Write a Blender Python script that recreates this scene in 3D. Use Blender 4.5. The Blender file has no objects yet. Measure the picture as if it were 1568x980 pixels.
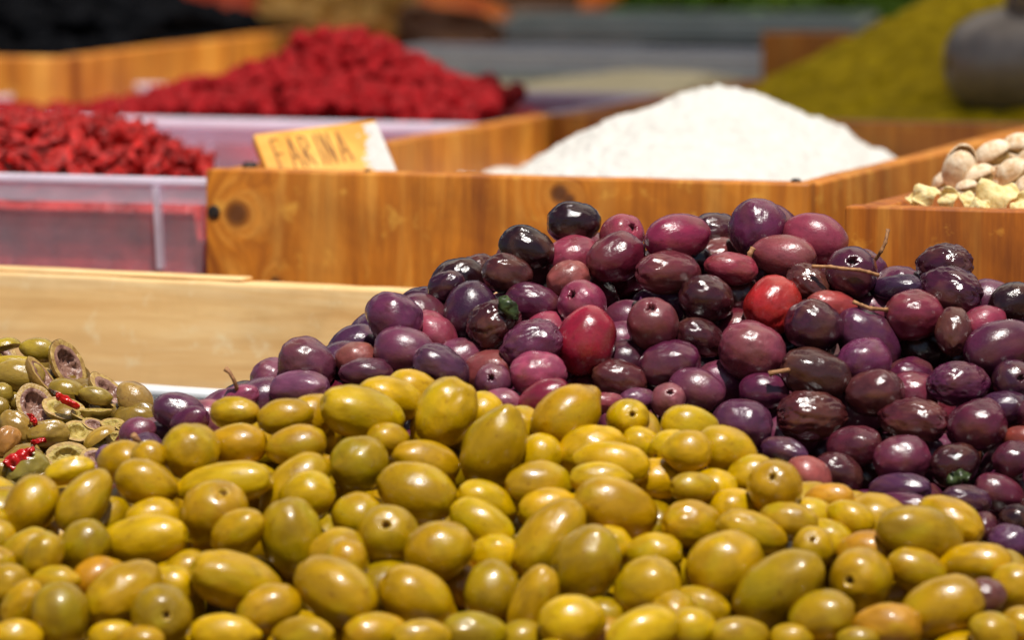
import bpy, bmesh, math, random
import numpy as np
from mathutils import Vector, Matrix, noise

random.seed(7); rng = np.random.default_rng(7)
scene = bpy.context.scene
COL = scene.collection
RAD = math.radians

# ------------------------------------------------------------------ camera
F = 200/36*1568
PITCH = math.atan(840/F)
CAM = Vector((0, 0, 0.4))
FWD = Vector((0, math.cos(PITCH), -math.sin(PITCH)))
UP = Vector((0, math.sin(PITCH), math.cos(PITCH)))
RIGHT = Vector((1, 0, 0))
cd = bpy.data.cameras.new('camera'); cam = bpy.data.objects.new('camera', cd); COL.objects.link(cam)
cd.lens = 200; cd.sensor_width = 36; cd.sensor_fit = 'HORIZONTAL'
cd.clip_start = 0.02; cd.clip_end = 60
cam.location = CAM; cam.rotation_euler = (math.pi/2-PITCH, 0, 0)
cd.dof.use_dof = True; cd.dof.focus_distance = 2.02; cd.dof.aperture_fstop = 11.5
scene.camera = cam

# ------------------------------------------------------------------ light
SUN_EL, SUN_AZ = 65, 170      # azimuth: direction the light comes FROM, clockwise from +Y
w = bpy.data.worlds.new('World'); scene.world = w; w.use_nodes = True
wn = w.node_tree; bg = wn.nodes['Background']
sky = wn.nodes.new('ShaderNodeTexSky'); sky.sky_type = 'NISHITA'; sky.sun_disc = False
sky.sun_elevation = RAD(SUN_EL); sky.sun_rotation = RAD(SUN_AZ)
wn.links.new(sky.outputs[0], bg.inputs[0]); bg.inputs[1].default_value = 0.05
sd = bpy.data.lights.new('sun', 'SUN'); sun = bpy.data.objects.new('sun', sd); COL.objects.link(sun)
sd.energy = 5.0; sd.angle = RAD(0.53); sd.color = (1.0, 0.955, 0.89)
az = RAD(SUN_AZ); el = RAD(SUN_EL)
SUNV = Vector((math.sin(az)*math.cos(el), math.cos(az)*math.cos(el), math.sin(el)))
sun.rotation_euler = SUNV.to_track_quat('Z', 'Y').to_euler(); sun.location = SUNV*5
scene.view_settings.view_transform = 'Standard'; scene.view_settings.look = 'None'
scene.view_settings.exposure = 0.0; scene.view_settings.gamma = 1.0
scene.render.engine = 'CYCLES'

# ------------------------------------------------------------------ helpers
def ray(px, py): return FWD + RIGHT*((px-784)/F) - UP*((py-490)/F)
def P(px, py, Y):
    d = ray(px, py); return CAM + d*(Y/d.y)
def Pz(px, py, z):
    d = ray(px, py); return CAM + d*((z-CAM.z)/d.z)
def pix(p):
    q = Vector(p)-CAM; t = q.dot(FWD)
    return 784+F*q.dot(RIGHT)/t, 490-F*q.dot(UP)/t
def lin(c):
    return tuple(((v/255)/12.92 if v/255 <= .04045 else ((v/255+.055)/1.055)**2.4) for v in c)
def tag(o, label=None, cat=None, group=None, kind=None):
    if label: o['label'] = label
    if cat: o['category'] = cat
    if group: o['group'] = group
    if kind: o['kind'] = kind
    return o
def link(o, parent=None):
    COL.objects.link(o)
    if parent: o.parent = parent
    return o
def empty(name, loc=(0, 0, 0), rz=0):
    o = bpy.data.objects.new(name, None); o.location = loc; o.rotation_euler = (0, 0, rz)
    o.empty_display_size = .02
    return link(o)
def mesh_from(name, verts, faces, mat=None, smooth=True, mats=None, mi=None):
    m = bpy.data.meshes.new(name); m.from_pydata([tuple(v) for v in verts], [], faces); m.update()
    if smooth: m.polygons.foreach_set('use_smooth', [True]*len(m.polygons))
    for x in (mats or ([mat] if mat else [])): m.materials.append(x)
    if mi: m.polygons.foreach_set('material_index', mi)
    return m
def obj(name, mesh, parent=None):
    return link(bpy.data.objects.new(name, mesh), parent)
def bm_mesh(name, bm, mat, smooth=False):
    m = bpy.data.meshes.new(name); bm.to_mesh(m); bm.free(); m.materials.append(mat)
    if smooth: m.polygons.foreach_set('use_smooth', [True]*len(m.polygons))
    return m
def board(name, x0, x1, y0, y1, z0, z1, mat, parent=None, bev=.0012, seg=14, rough=.0004, seed=0):
    """a sawn board: bevelled box, cut along its length so that its edges wander a little"""
    bm = bmesh.new()
    bmesh.ops.create_cube(bm, size=1)
    for v in bm.verts:
        v.co = Vector((x0+(v.co.x+.5)*(x1-x0), y0+(v.co.y+.5)*(y1-y0), z0+(v.co.z+.5)*(z1-z0)))
    ax = 0 if (x1-x0) >= (y1-y0) else 1
    long_e = [e for e in bm.edges if abs((e.verts[0].co-e.verts[1].co)[ax]) > 1e-5]
    if seg > 1: bmesh.ops.subdivide_edges(bm, edges=long_e, cuts=seg-1, use_grid_fill=True)
    be = [e for e in bm.edges if len(e.link_faces) == 2 and e.calc_face_angle(0) > .5]
    bmesh.ops.bevel(bm, geom=be, offset=bev, segments=2, affect='EDGES', profile=.6)
    for v in bm.verts:
        n = noise.noise_vector(v.co*55+Vector((seed*3.1, 0, 0)))
        v.co += n*rough
    return obj(name, bm_mesh(name, bm, mat, True), parent)
def tube(name, pts, rads, mat, parent=None, n=8):
    pts = [Vector(p) for p in pts]; vs = []; fs = []
    for i, p in enumerate(pts):
        d = (pts[min(i+1, len(pts)-1)]-pts[max(i-1, 0)]).normalized()
        a = d.orthogonal().normalized() if i == 0 else (a-d*a.dot(d)).normalized()
        b = d.cross(a)
        for k in range(n):
            t = 2*math.pi*k/n; vs.append(p+(a*math.cos(t)+b*math.sin(t))*rads[i])
    for i in range(len(pts)-1):
        for k in range(n):
            fs.append((i*n+k, i*n+(k+1) % n, (i+1)*n+(k+1) % n, (i+1)*n+k))
    fs.append(tuple(range(n))[::-1]); fs.append(tuple((len(pts)-1)*n+k for k in range(n)))
    return obj(name, mesh_from(name, vs, fs, mat), parent)

# ------------------------------------------------------------------ materials
class NT:
    def __init__(s, name):
        s.m = bpy.data.materials.new(name); s.m.use_nodes = True; s.t = s.m.node_tree
        s.b = s.t.nodes['Principled BSDF']; s.out = s.t.nodes['Material Output']
    def n(s, typ, **kw):
        x = s.t.nodes.new('ShaderNode'+typ)
        for k, v in kw.items():
            if k.startswith('i_'):
                key = k[2:]; x.inputs[int(key) if key.isdigit() else key].default_value = v
            else: setattr(x, k, v)
        return x
    def l(s, a, b): s.t.links.new(a, b)
    def ramp(s, fac, stops, interp='LINEAR'):
        r = s.n('ValToRGB'); r.color_ramp.interpolation = interp
        e = r.color_ramp.elements
        while len(e) < len(stops): e.new(.5)
        for q, (p, c) in zip(e, stops): q.position = p; q.color = (*c, 1) if len(c) == 3 else c
        s.l(fac, r.inputs[0]); return r.outputs[0]
    def mix(s, fac, a, b, blend='MIX'):
        x = s.n('Mix', data_type='RGBA', blend_type=blend)
        for v, k in ((fac, 0), (a, 6), (b, 7)):
            if isinstance(v, (int, float)): x.inputs[k].default_value = v
            elif isinstance(v, tuple): x.inputs[k].default_value = (*v, 1)
            else: s.l(v, x.inputs[k])
        return x.outputs[2]
    def math(s, op, a, b=None):
        x = s.n('Math', operation=op)
        for v, k in ((a, 0), (b, 1)):
            if v is None: continue
            if isinstance(v, (int, float)): x.inputs[k].default_value = v
            else: s.l(v, x.inputs[k])
        return x.outputs[0]
    def noise(s, vec, scale, detail=4, rough=.5, dist=0):
        x = s.n('TexNoise', i_Scale=scale, i_Detail=detail, i_Roughness=rough, i_Distortion=dist)
        if vec is not None: s.l(vec, x.inputs['Vector'])
        return x.outputs[0]
    def coords(s, loc_random=False, scale=(1, 1, 1)):
        c = s.n('TexCoord'); mp = s.n('Mapping'); mp.inputs['Scale'].default_value = scale
        s.l(c.outputs['Object'], mp.inputs[0])
        if loc_random:
            oi = s.n('ObjectInfo'); v = s.n('Vector' 'Math', operation='SCALE')
            cb = s.n('CombineXYZ')
            for k in range(3): s.l(oi.outputs['Random'], cb.inputs[k])
            s.l(cb.outputs[0], v.inputs[0]); v.inputs['Scale'].default_value = 37.0
            ad = s.n('VectorMath', operation='ADD'); s.l(mp.outputs[0], ad.inputs[0]); s.l(v.outputs[0], ad.inputs[1])
            return ad.outputs[0]
        return mp.outputs[0]
    def bump(s, h, strength, dist=.001):
        b = s.n('Bump', i_Strength=strength, i_Distance=dist); s.l(h, b.inputs['Height'])
        s.l(b.outputs[0], s.b.inputs['Normal']); return b
    def set(s, **kw):
        for k, v in kw.items():
            k = k.replace('_', ' ')
            if isinstance(v, tuple) and len(v) == 3 and 'olor' in k: v = (*v, 1)
            s.b.inputs[k].default_value = v

def olive_mat(name, flecks, sss, coatw=.35, patch=((.1, .05, .02), .5), spec=.45, fleck=((.75, .62, .6), .075)):
    s = NT(name); co = s.coords(True)
    oi = s.n('ObjectInfo')
    n1 = s.noise(co, 1.3, 3, .55, .4)
    n2 = s.noise(co, 7, 5, .6)
    dark = s.mix(1.0, oi.outputs['Color'], (.74, .72, .72), 'MULTIPLY')
    lite = s.mix(1.0, oi.outputs['Color'], flecks, 'MULTIPLY')
    c = s.mix(s.ramp(n1, [(.36, (0, 0, 0)), (.66, (1, 1, 1))]), dark, lite)
    c = s.mix(s.math('MULTIPLY', s.ramp(n2, [(.42, (0, 0, 0)), (.72, (1, 1, 1))]), .22), c, dark)
    n0 = s.noise(co, .8, 2, .5, .6)
    c = s.mix(s.math('MULTIPLY', s.ramp(n0, [(.50, (0, 0, 0)), (.72, (1, 1, 1))]), patch[1]), c, s.mix(.5, c, patch[0]))
    nb_ = s.noise(co, 3.2, 2, .6, .3)
    c = s.mix(s.math('MULTIPLY', s.ramp(nb_, [(.62, (0, 0, 0)), (.72, (1, 1, 1))]), .55), c, s.mix(1.0, c, (.55, .42, .36), 'MULTIPLY'))
    # tiny pale lenticels on the skin
    vo = s.n('TexVoronoi', i_Scale=9.0); s.l(co, vo.inputs['Vector'])
    sp = s.ramp(vo.outputs['Distance'], [(fleck[1]*.45, (1, 1, 1)), (fleck[1], (0, 0, 0))])
    pale = s.mix(.35 if fleck[1] < .1 else .9, oi.outputs['Color'], fleck[0])
    c = s.mix(s.math('MULTIPLY', sp, .45), c, pale)
    s.l(c, s.b.inputs['Base Color'])
    r = s.math('ADD', oi.outputs['Alpha'], s.math('MULTIPLY', s.math('SUBTRACT', n2, .5), .22))
    s.l(r, s.b.inputs['Roughness'])
    s.set(Specular_IOR_Level=spec, Coat_Weight=coatw, Coat_Roughness=.14)
    if sss:
        s.set(Subsurface_Weight=sss, Subsurface_Radius=(1.0, .55, .12), Subsurface_Scale=.004)
    n3 = s.noise(co, 22, 3, .6)
    h = s.math('ADD', s.math('MULTIPLY', n2, 1.0), s.math('MULTIPLY', n3, .25))
    s.bump(h, .22, .0009)
    return s.m

M = {}
M['purple'] = olive_mat('purple_olive_skin', (1.22, 1.12, 1.08), 0, .34, ((.18, .07, .035), .75), spec=.6)
M['green'] = olive_mat('green_olive_skin', (1.12, 1.12, 1.0), .03, .40, ((.43, .36, .002), .6), spec=.36, fleck=((.30, .17, .02), .095))
M['cut_skin'] = olive_mat('cut_olive_skin', (1.15, 1.15, 1.1), .1, .5, fleck=((.03, .03, .01), .13))

def simple(name, c1, c2, scale, rough=.6, bump=.3, bdist=.001, random_=True, sss=0, extra=None, detail=5, spec=.5):
    s = NT(name); co = s.coords(random_)
    n = s.noise(co, scale, detail, .6)
    s.l(s.ramp(n, [(.33, c1), (.68, c2)]), s.b.inputs['Base Color'])
    s.set(Roughness=rough, Specular_IOR_Level=spec)
    if sss: s.set(Subsurface_Weight=sss, Subsurface_Radius=(1, .6, .3), Subsurface_Scale=.003)
    s.bump(n, bump, bdist)
    return s.m
M['pit'] = simple('olive_pit_hole', lin((95, 70, 30)), lin((170, 130, 60)), 4, .5)
M['pit_dark'] = simple('purple_pit_hole', lin((40, 14, 22)), lin((90, 40, 45)), 4, .4)
M['flesh_purple'] = simple('cut_flesh_purple', lin((104, 66, 58)), lin((166, 126, 106)), 2.5, .25, .5, .002)
M['flesh_pale'] = simple('cut_flesh_pale', lin((150, 124, 44)), lin((202, 180, 100)), 3, .35, .7, .002, sss=.2)
M['flesh_rim'] = simple('cut_flesh_rim', lin((150, 112, 58)), lin((196, 164, 92)), 4, .3, .5, .002)
M['pepper'] = simple('red_pepper', lin((140, 8, 8)), lin((205, 25, 18)), 3, .22, .3)
M['stem'] = simple('twig_bark', lin((105, 62, 35)), lin((190, 140, 92)), 400, .7, .5, .0004, False)
M['leaf'] = simple('leaf_scrap', lin((22, 30, 14)), lin((74, 88, 46)), 250, .35, .4, .0004, False)

def wood(name, dark, mid, lite, vertical=True, fine=1.0, knots=(), rough=.5, stain=.25, seed=0., coat=0., kstr=1.):
    s = NT(name); c = s.n('TexCoord')
    # knots bend the grain round them and darken at their heart (crate-local coordinates)
    sc = (85, 85, 6) if vertical else (7, 85, 85)
    mp = s.n('Mapping'); mp.inputs['Scale'].default_value = sc; mp.inputs['Location'].default_value = (seed, seed*.7, seed*1.3)
    s.l(c.outputs['Object'], mp.inputs[0]); vec = mp.outputs[0]
    kmask = None
    for (kx, ky, kz, kr) in knots:
        vm = s.n('VectorMath', operation='DISTANCE'); s.l(c.outputs['Object'], vm.inputs[0]); vm.inputs[1].default_value = (kx, ky, kz)
        g = s.math('POWER', s.math('DIVIDE', kr, s.math('ADD', vm.outputs['Value'], kr*.8)), 2.2)
        bend = s.math('MULTIPLY', g, 5.5*kstr)
        cb = s.n('CombineXYZ'); s.l(bend, cb.inputs[0]); s.l(bend, cb.inputs[2])
        ad = s.n('VectorMath', operation='ADD'); s.l(vec, ad.inputs[0]); s.l(cb.outputs[0], ad.inputs[1]); vec = ad.outputs[0]
        k = s.ramp(s.math('DIVIDE', vm.outputs['Value'], kr), [(.35, (1, 1, 1)), (1.0, (0, 0, 0))], 'EASE')
        kmask = k if kmask is None else s.math('MAXIMUM', kmask, k)
    n1 = s.noise(vec, .55*fine, 5, .6, .9)
    n2 = s.noise(vec, 2.6*fine, 4, .65, .2)
    n3 = s.noise(c.outputs['Object'], 22, 4, .6, .5)
    n4 = s.noise(c.outputs['Object'], 70, 4, .7, .3)
    col = s.ramp(n1, [(.28, dark), (.5, mid), (.74, lite)])
    col = s.mix(s.math('MULTIPLY', s.ramp(n2, [(.4, (1, 1, 1)), (.62, (0, 0, 0))]), .35), col, dark)
    col = s.mix(s.math('MULTIPLY', s.ramp(n3, [(.45, (0, 0, 0)), (.75, (1, 1, 1))]), stain), col, tuple(v*.45 for v in dark))
    col = s.mix(s.math('MULTIPLY', s.ramp(n4, [(.58, (0, 0, 0)), (.72, (1, 1, 1))]), stain*.8), col, tuple(min(1, v*1.5) for v in lite))
    if kmask is not None:
        col = s.mix(s.math('MULTIPLY', kmask, .86*kstr), col, tuple(v*.25 for v in dark))
    s.l(col, s.b.inputs['Base Color'])
    s.set(Roughness=rough, Coat_Weight=coat, Coat_Roughness=.3)
    s.bump(s.math('ADD', n1, s.math('MULTIPLY', n2, .6)), .35, .0006)
    return s.m

GOLD = (lin((140, 70, 8)), lin((206, 124, 26)), lin((236, 168, 70)))
M['crate'] = wood('golden_crate_wood', *GOLD, knots=[(.0135, 0, .122, .0075), (.151, 0, .1335, .0052), (.155, 0, .131, .0036), (.03, 0, .095, .003)], stain=.5, seed=1.3, fine=1.5)
M['crate2'] = wood('amber_crate_wood', lin((118, 54, 4)), lin((184, 100, 12)), lin((222, 148, 52)), stain=.5, seed=4.1, fine=1.4)
M['crate3'] = wood('brown_crate_wood', lin((142, 76, 12)), lin((212, 132, 34)), lin((238, 174, 78)), stain=.3, seed=7.7)
M['pale'] = wood('pale_board_wood', lin((212, 158, 90)), lin((243, 202, 138)), lin((253, 230, 182)), vertical=False, fine=.8, knots=(), stain=.34, seed=2.2, rough=.55, kstr=.4)
M['signwood'] = wood('sign_wood', lin((196, 126, 34)), lin((228, 164, 62)), lin((240, 186, 92)), fine=.5, stain=.12, seed=9.4)
M['counter'] = wood('counter_wood', lin((70, 45, 25)), lin((110, 76, 44)), lin((140, 100, 62)), vertical=False, seed=5)
M['ink'] = simple('dark_ink', lin((70, 36, 14)), lin((150, 94, 34)), 420, .7, .1, .0002, False)
M['iron'] = simple('rusty_iron', lin((18, 14, 12)), lin((50, 36, 28)), 500, .6, .4, .0003, False)

def powder(name, c1, c2, scale, bumpd):
    s = NT(name); co = s.coords()
    n = s.noise(co, scale, 6, .7); n2 = s.noise(co, scale*5, 3, .7); big = s.noise(co, 26, 3, .5)
    s.l(s.mix(s.math('MULTIPLY', s.ramp(big, [(.4, (0, 0, 0)), (.7, (1, 1, 1))]), .5), s.ramp(n, [(.3, c1), (.7, c2)]), c1), s.b.inputs['Base Color']); s.set(Roughness=.95, Specular_IOR_Level=.15)
    s.bump(s.math('ADD', n, s.math('MULTIPLY', n2, .4)), .6, bumpd)
    return s.m
M['flour'] = powder('white_flour', lin((196, 193, 186)), lin((211, 209, 204)), 160, .0015)
M['cream'] = powder('cream_meal', lin((205, 190, 150)), lin((232, 220, 186)), 160, .001)
M['herb'] = powder('ground_green_herb', lin((134, 112, 4)), lin((222, 188, 20)), 120, .0025)
M['berry'] = simple('dried_red_berry', lin((86, 3, 3)), lin((212, 26, 18)), 1.4, .45, .8, .002, spec=.35)
M['berry_fill'] = simple('dried_red_berry_mass', lin((132, 22, 20)), lin((226, 66, 56)), 75, .5, .9, .004, False)
M['rasp_fill'] = simple('crimson_fruit_mass', lin((110, 0, 4)), lin((180, 1, 18)), 75, .6, .9, .004, False, spec=.2)
M['raspberry'] = simple('crimson_dried_fruit', lin((106, 0, 3)), lin((170, 0, 15)), 1.6, .6, .9, .002, spec=.2)
M['prune'] = simple('black_dried_fruit', lin((3, 3, 5)), lin((9, 10, 14)), 60, .8, .8, .003, False, spec=.05)
M['mango'] = simple('orange_dried_fruit', lin((226, 92, 6)), lin((250, 140, 20)), 40, .45, .6, .002, False)
M['mango_red'] = simple('red_dried_fruit', lin((196, 50, 6)), lin((236, 92, 10)), 40, .45, .6, .002, False)
M['mango_tan'] = simple('tan_dried_fruit', lin((190, 134, 46)), lin((228, 176, 84)), 40, .5, .6, .002, False)
M['mango_brown'] = simple('brown_dried_fruit', lin((84, 44, 14)), lin((130, 78, 30)), 40, .5, .6, .002, False)
M['greens'] = simple('green_leaves', lin((60, 110, 8)), lin((140, 176, 20)), 3, .4, .3)
M['shell'] = simple('pistachio_shell', lin((212, 172, 124)), lin((248, 232, 204)), 2.2, .5, .5, .002)
M['kernel'] = simple('pistachio_kernel', lin((150, 112, 60)), lin((190, 160, 96)), 2, .6)
M['ginger'] = simple('pale_dried_slice', lin((214, 180, 104)), lin((244, 226, 172)), 2, .55, .6, .002, sss=.2)
M['whiteplastic'] = simple('white_enamel_tray', lin((226, 230, 232)), lin((240, 243, 245)), 30, .22, .05, .0003, False)
M['greyplastic'] = simple('grey_plastic', lin((160, 170, 164)), lin((186, 194, 188)), 30, .3, .05, .0003, False)
M['lightplastic'] = simple('light_grey_plastic', lin((196, 196, 202)), lin((214, 214, 218)), 30, .35, .05, .0003, False)
M['metal'] = simple('dull_scoop_metal', lin((124, 114, 108)), lin((158, 148, 140)), 60, .42, .15, .0004, False)
for k in ('metal',): M[k].node_tree.nodes['Principled BSDF'].inputs['Metallic'].default_value = .3
M['canvas'] = simple('awning_canvas', lin((226, 214, 190)), lin((238, 226, 204)), 60, .9, .2, .0006, False)
_t = M['canvas'].node_tree; _tl = _t.nodes.new('ShaderNodeBsdfTranslucent'); _tl.inputs[0].default_value = (.95, .90, .80, 1)
_mx = _t.nodes.new('ShaderNodeMixShader'); _mx.inputs[0].default_value = .62
_t.links.new(_t.nodes['Principled BSDF'].outputs[0], _mx.inputs[1]); _t.links.new(_tl.outputs[0], _mx.inputs[2]); _t.links.new(_mx.outputs[0], _t.nodes['Material Output'].inputs[0])

def clear_plastic(name, body=.34, tint=(.86, .84, .90)):
    s = NT(name); s.t.nodes.remove(s.b)
    tr = s.n('BsdfTransparent'); tr.inputs[0].default_value = (.95, .93, .97, 1)
    df = s.n('BsdfDiffuse'); df.inputs[0].default_value = (*tint, 1)
    tl = s.n('BsdfTranslucent'); tl.inputs[0].default_value = (*tint, 1)
    gl = s.n('BsdfGlossy'); gl.inputs['Roughness'].default_value = .22
    co = s.coords(); nz = s.noise(co, 40, 4, .6)
    m1 = s.n('MixShader'); m1.inputs[0].default_value = .45; s.l(df.outputs[0], m1.inputs[1]); s.l(tl.outputs[0], m1.inputs[2])
    m2 = s.n('MixShader'); s.l(s.math('MULTIPLY', s.math('ADD', nz, .55), body), m2.inputs[0]); s.l(tr.outputs[0], m2.inputs[1]); s.l(m1.outputs[0], m2.inputs[2])
    fr = s.n('LayerWeight'); fw_ = s.math('ADD', s.math('MULTIPLY', s.math('POWER', fr.outputs['Facing'], 4.0), .6), .03)
    m3 = s.n('MixShader'); s.l(fw_, m3.inputs[0]); s.l(m2.outputs[0], m3.inputs[1]); s.l(gl.outputs[0], m3.inputs[2])
    s.l(m3.outputs[0], s.out.inputs[0])
    return s.m
M['clear'] = clear_plastic('translucent_plastic', .17, (.95, .80, .90))
M['clear_skirt'] = clear_plastic('translucent_plastic_skirt', .34, (.95, .88, .98))
M['clear_lip'] = clear_plastic('translucent_plastic_lip', .80, (.93, .88, .98))

# ------------------------------------------------------------------ structure
ZC = .10                                            # top of the stall counter
ANG = RAD(-19)                                      # everything on the counter is turned this much
LX = Vector((math.cos(ANG), math.sin(ANG), 0)); LY = Vector((-math.sin(ANG), math.cos(ANG), 0))
ct = board('stall_counter', -1.1, 1.1, 1.45, 4.3, ZC-.03, ZC, M['counter'], bev=.003, seg=20)
tag(ct, kind='structure')

# awning: shades the back of the stall (out of the picture, overhead)
aw = empty('awning', (0, 2.3, 1.35))
tag(aw, 'cream canvas awning stretched over the back of the stall', 'awning')
SH = (1.35-.25)/math.tan(el)
def shade_edge(x): return 2.62-.1*(x-.035) if x > .035 else min(3.45, 2.62+3.6*(.035-x))
xs = [-1.6, -1.2, -.8, -.5, -.42, -.36, -.3, -.25, -.2, -.15, -.1, -.05, -.03, 0, .035, .1, .2, .35, .5, .7, .9, 1.2, 1.6]
vs = []; fs = []; edge_pts = []
for i, x in enumerate(xs):
    # the edge that shades (x, y) hangs where the sun ray through that point passes the awning
    ex, ey = x+SUNV.x/SUNV.z*1.1, shade_edge(x)+SUNV.y/SUNV.z*1.1-2.3
    edge_pts.append((ex, ey, -.006))
    for j in range(9):
        t = j/8; vs.append((ex, ey+(2.3-ey)*t, .02*math.sin(i*1.3)*math.sin(j*.7)+t*.22))
for i in range(len(xs)-1):
    for j in range(8): fs.append((i*9+j, (i+1)*9+j, (i+1)*9+j+1, i*9+j+1))
o = obj('canvas', mesh_from('canvas', vs, fs, M['canvas']), aw)
tube('front_bar', edge_pts, [.006]*len(edge_pts), M['metal'], aw)

# ------------------------------------------------------------------ crates, tubs, boards
def crate(name, FL, wd, dp, z0, z1, mat, label, th=.011, rough=.0004, seed=0):
    e = empty(name, (FL[0], FL[1], z0), ANG); tag(e, label, 'crate'); h = z1-z0
    e_front = board('front_board', 0, wd, 0, th, 0.002, h, mat, e, seed=seed, rough=rough)
    board('back_board', 0, wd, dp-th, dp, 0.002, h-.0015, mat, e, seed=seed+1, rough=rough)
    board('side_board', 0.0004, th, th+.0005, dp-th-.0005, 0.002, h-.001, mat, e, seed=seed+2, rough=rough)
    board('side_board', wd-th, wd-.0004, th+.0005, dp-th-.0005, 0.002, h-.001, mat, e, seed=seed+3, rough=rough)
    board('base_board', th+.001, wd-th-.001, th+.001, dp-th-.001, .0015, .009, mat, e, seed=seed+4)
    e['front'] = e_front.name
    return e
def crate_shift(FL, u, v): return (FL[0]+LX.x*u+LY.x*v, FL[1]+LX.y*u+LY.y*v)

ZR = .24
p = Pz(315, 258, ZR); FLc = (p.x, p.y)
fc = crate('flour_crate', FLc, .254, .42, ZC, ZR, M['crate'], 'golden wooden crate holding the heap of white flour', seed=1)
# nails and the dark knot on its front
for (px, py, r) in ((322, 322, .0028), ):
    q = Pz(px, py, .2)      # on the front face: intersect with the face plane
    bm = bmesh.new(); bmesh.ops.create_uvsphere(bm, u_segments=12, v_segments=8, radius=r)
    for v in bm.verts: v.co.y *= .15
    o = obj('nail_head', bm_mesh('nail_head', bm, M['iron'], True), bpy.data.objects[fc['front']]); o.location = (.0035, -.0004, .2225-ZC)
for (u, v, r) in ((.012, .018, .0032), (.247, .006, .0022), (.068, .005, .0016)):
    bm = bmesh.new(); bmesh.ops.create_icosphere(bm, subdivisions=2, radius=r)
    for vv in bm.verts: vv.co.z *= .6; vv.co *= 1+.4*noise.noise(vv.co*700)
    o = obj('nail_head', bm_mesh('nail_head', bm, M['iron'], True), bpy.data.objects[fc['front']]); o.location = (u, v, ZR-ZC+.0002)

FLh = crate_shift(FLc, 0, .4235)
hc = crate('herb_crate', FLh, .33, .36, ZC, ZR-.002, M['crate2'], 'amber wooden crate of ground green herb behind the flour', seed=11)
p = Pz(1292, 315, ZR)
FLp = (p.x, p.y)
pc = crate('pistachio_crate', FLp, .26, .30, ZC, ZR, M['crate2'], 'amber wooden crate of pistachios at the right edge', seed=21)

# pale board in front of the crates, behind the olives
a = P(-60, 405, 2.262); b = P(590, 455, 2.178)
bx_ang = math.atan2(b.y-a.y, b.x-a.x)
pb = empty('pale_divider_board', (a.x, a.y, ZC), bx_ang)
tag(pb, 'pale pine board dividing the olives from the crates behind', 'board')
L = .275
board('plank', 0, L, 0, .012, .001, .2018-ZC, M['pale'], pb, bev=.0016, seg=22, rough=.0005, seed=31)
board('top_strip', -.02, .127, .0015, .0105, .2021-ZC, .2035-ZC, M['pale'], pb, bev=.0008, seg=12, rough=.0003, seed=33)

def tub(name, FL, wd, dp, z1, label, mat='clear', lipmat='clear_lip', ribs=(.3, .8), band=.011, ang=ANG, cat='tub', z0=ZC, taper=.006):
    e = empty(name, (FL[0], FL[1], z0), ang); tag(e, label, cat); h = z1-z0; t = .0016
    def wall(nm, pts, nrm):     # quad wall of thickness t, pts = outer bottom-left, br, tr, tl
        nrm = Vector(nrm); vs = [Vector(p) for p in pts]; vs += [v-nrm*t for v in vs]
        fs = [(0, 1, 2, 3), (7, 6, 5, 4), (0, 4, 5, 1), (1, 5, 6, 2), (2, 6, 7, 3), (3, 7, 4, 0)]
        return obj(nm, mesh_from(nm, vs, fs, M[mat], False), e)
    k = taper; i = .0022
    fw = wall('front_wall', [(k, k, .002), (wd-k, k, .002), (wd, 0, h-.0035), (0, 0, h-.0035)], (0, -1, 0))
    wall('back_wall', [(wd-k, dp-k, .002), (k, dp-k, .002), (0, dp, h-.0035), (wd, dp, h-.0035)], (0, 1, 0))
    wall('side_wall', [(k, dp-k-i, .002), (k, k+i, .002), (0, i, h-.0035), (0, dp-i, h-.0035)], (-1, 0, 0))
    wall('side_wall', [(wd-k, k+i, .002), (wd-k, dp-k-i, .002), (wd, dp-i, h-.0035), (wd, i, h-.0035)], (1, 0, 0))
    # turned-over lip
    r = .0032
    lip = empty_lip = []
    vs = []; fs = []
    ring = [(-r, -r), (wd+r, -r), (wd+r, dp+r), (-r, dp+r)]
    inner = [(r*.6, r*.6), (wd-r*.6, r*.6), (wd-r*.6, dp-r*.6), (r*.6, dp-r*.6)]
    for zz in (h-.0034, h):
        for q in ring: vs.append((q[0], q[1], zz))
        for q in inner: vs.append((q[0], q[1], zz))
    for q in range(4):
        w2 = (q+1) % 4
        fs += [(q, w2, 8+w2, 8+q), (4+w2, 4+q, 12+q, 12+w2), (8+q, 8+w2, 12+w2, 12+q), (w2, q, 4+q, 4+w2)]
    o = obj('rim', mesh_from('rim', vs, fs, M[lipmat], False), e)
    bv = o.modifiers.new('round', 'BEVEL'); bv.width = .001; bv.segments = 2
    if band:      # skirt hanging from the lip
        vs = []; fs = []; q1, q2 = .0022, .0013
        for zz in (h-band, h-.0036):
            for q in (q1, q2):
                for c_ in ((-q, -q), (wd+q, -q), (wd+q, dp+q), (-q, dp+q)): vs.append((c_[0], c_[1], zz))
        for q in range(4):
            w2 = (q+1) % 4
            fs += [(q, w2, 8+w2, 8+q), (4+w2, 4+q, 12+q, 12+w2), (w2, q, 4+q, 4+w2)]
        obj('skirt', mesh_from('skirt', vs, fs, M['clear_skirt' if lipmat == 'clear_lip' else lipmat], False), e)
    for u in ribs:
        x = wd*u; q = .0010
        vs = [(x-q, -.0012, h*.72), (x+q, -.0012, h*.72), (x+q, -.0052, h-.004), (x-q, -.0052, h-.004),
              (x-q, .0035, h*.72), (x+q, .0035, h*.72), (x+q, -.0002, h-.004), (x-q, -.0002, h-.004)]
        fs = [(0, 1, 2, 3), (4, 0, 3, 7), (1, 5, 6, 2), (3, 2, 6, 7), (0, 4, 5, 1)]
        obj('rib', mesh_from('rib', vs, fs, M[lipmat], False), fw)
    return e

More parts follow.
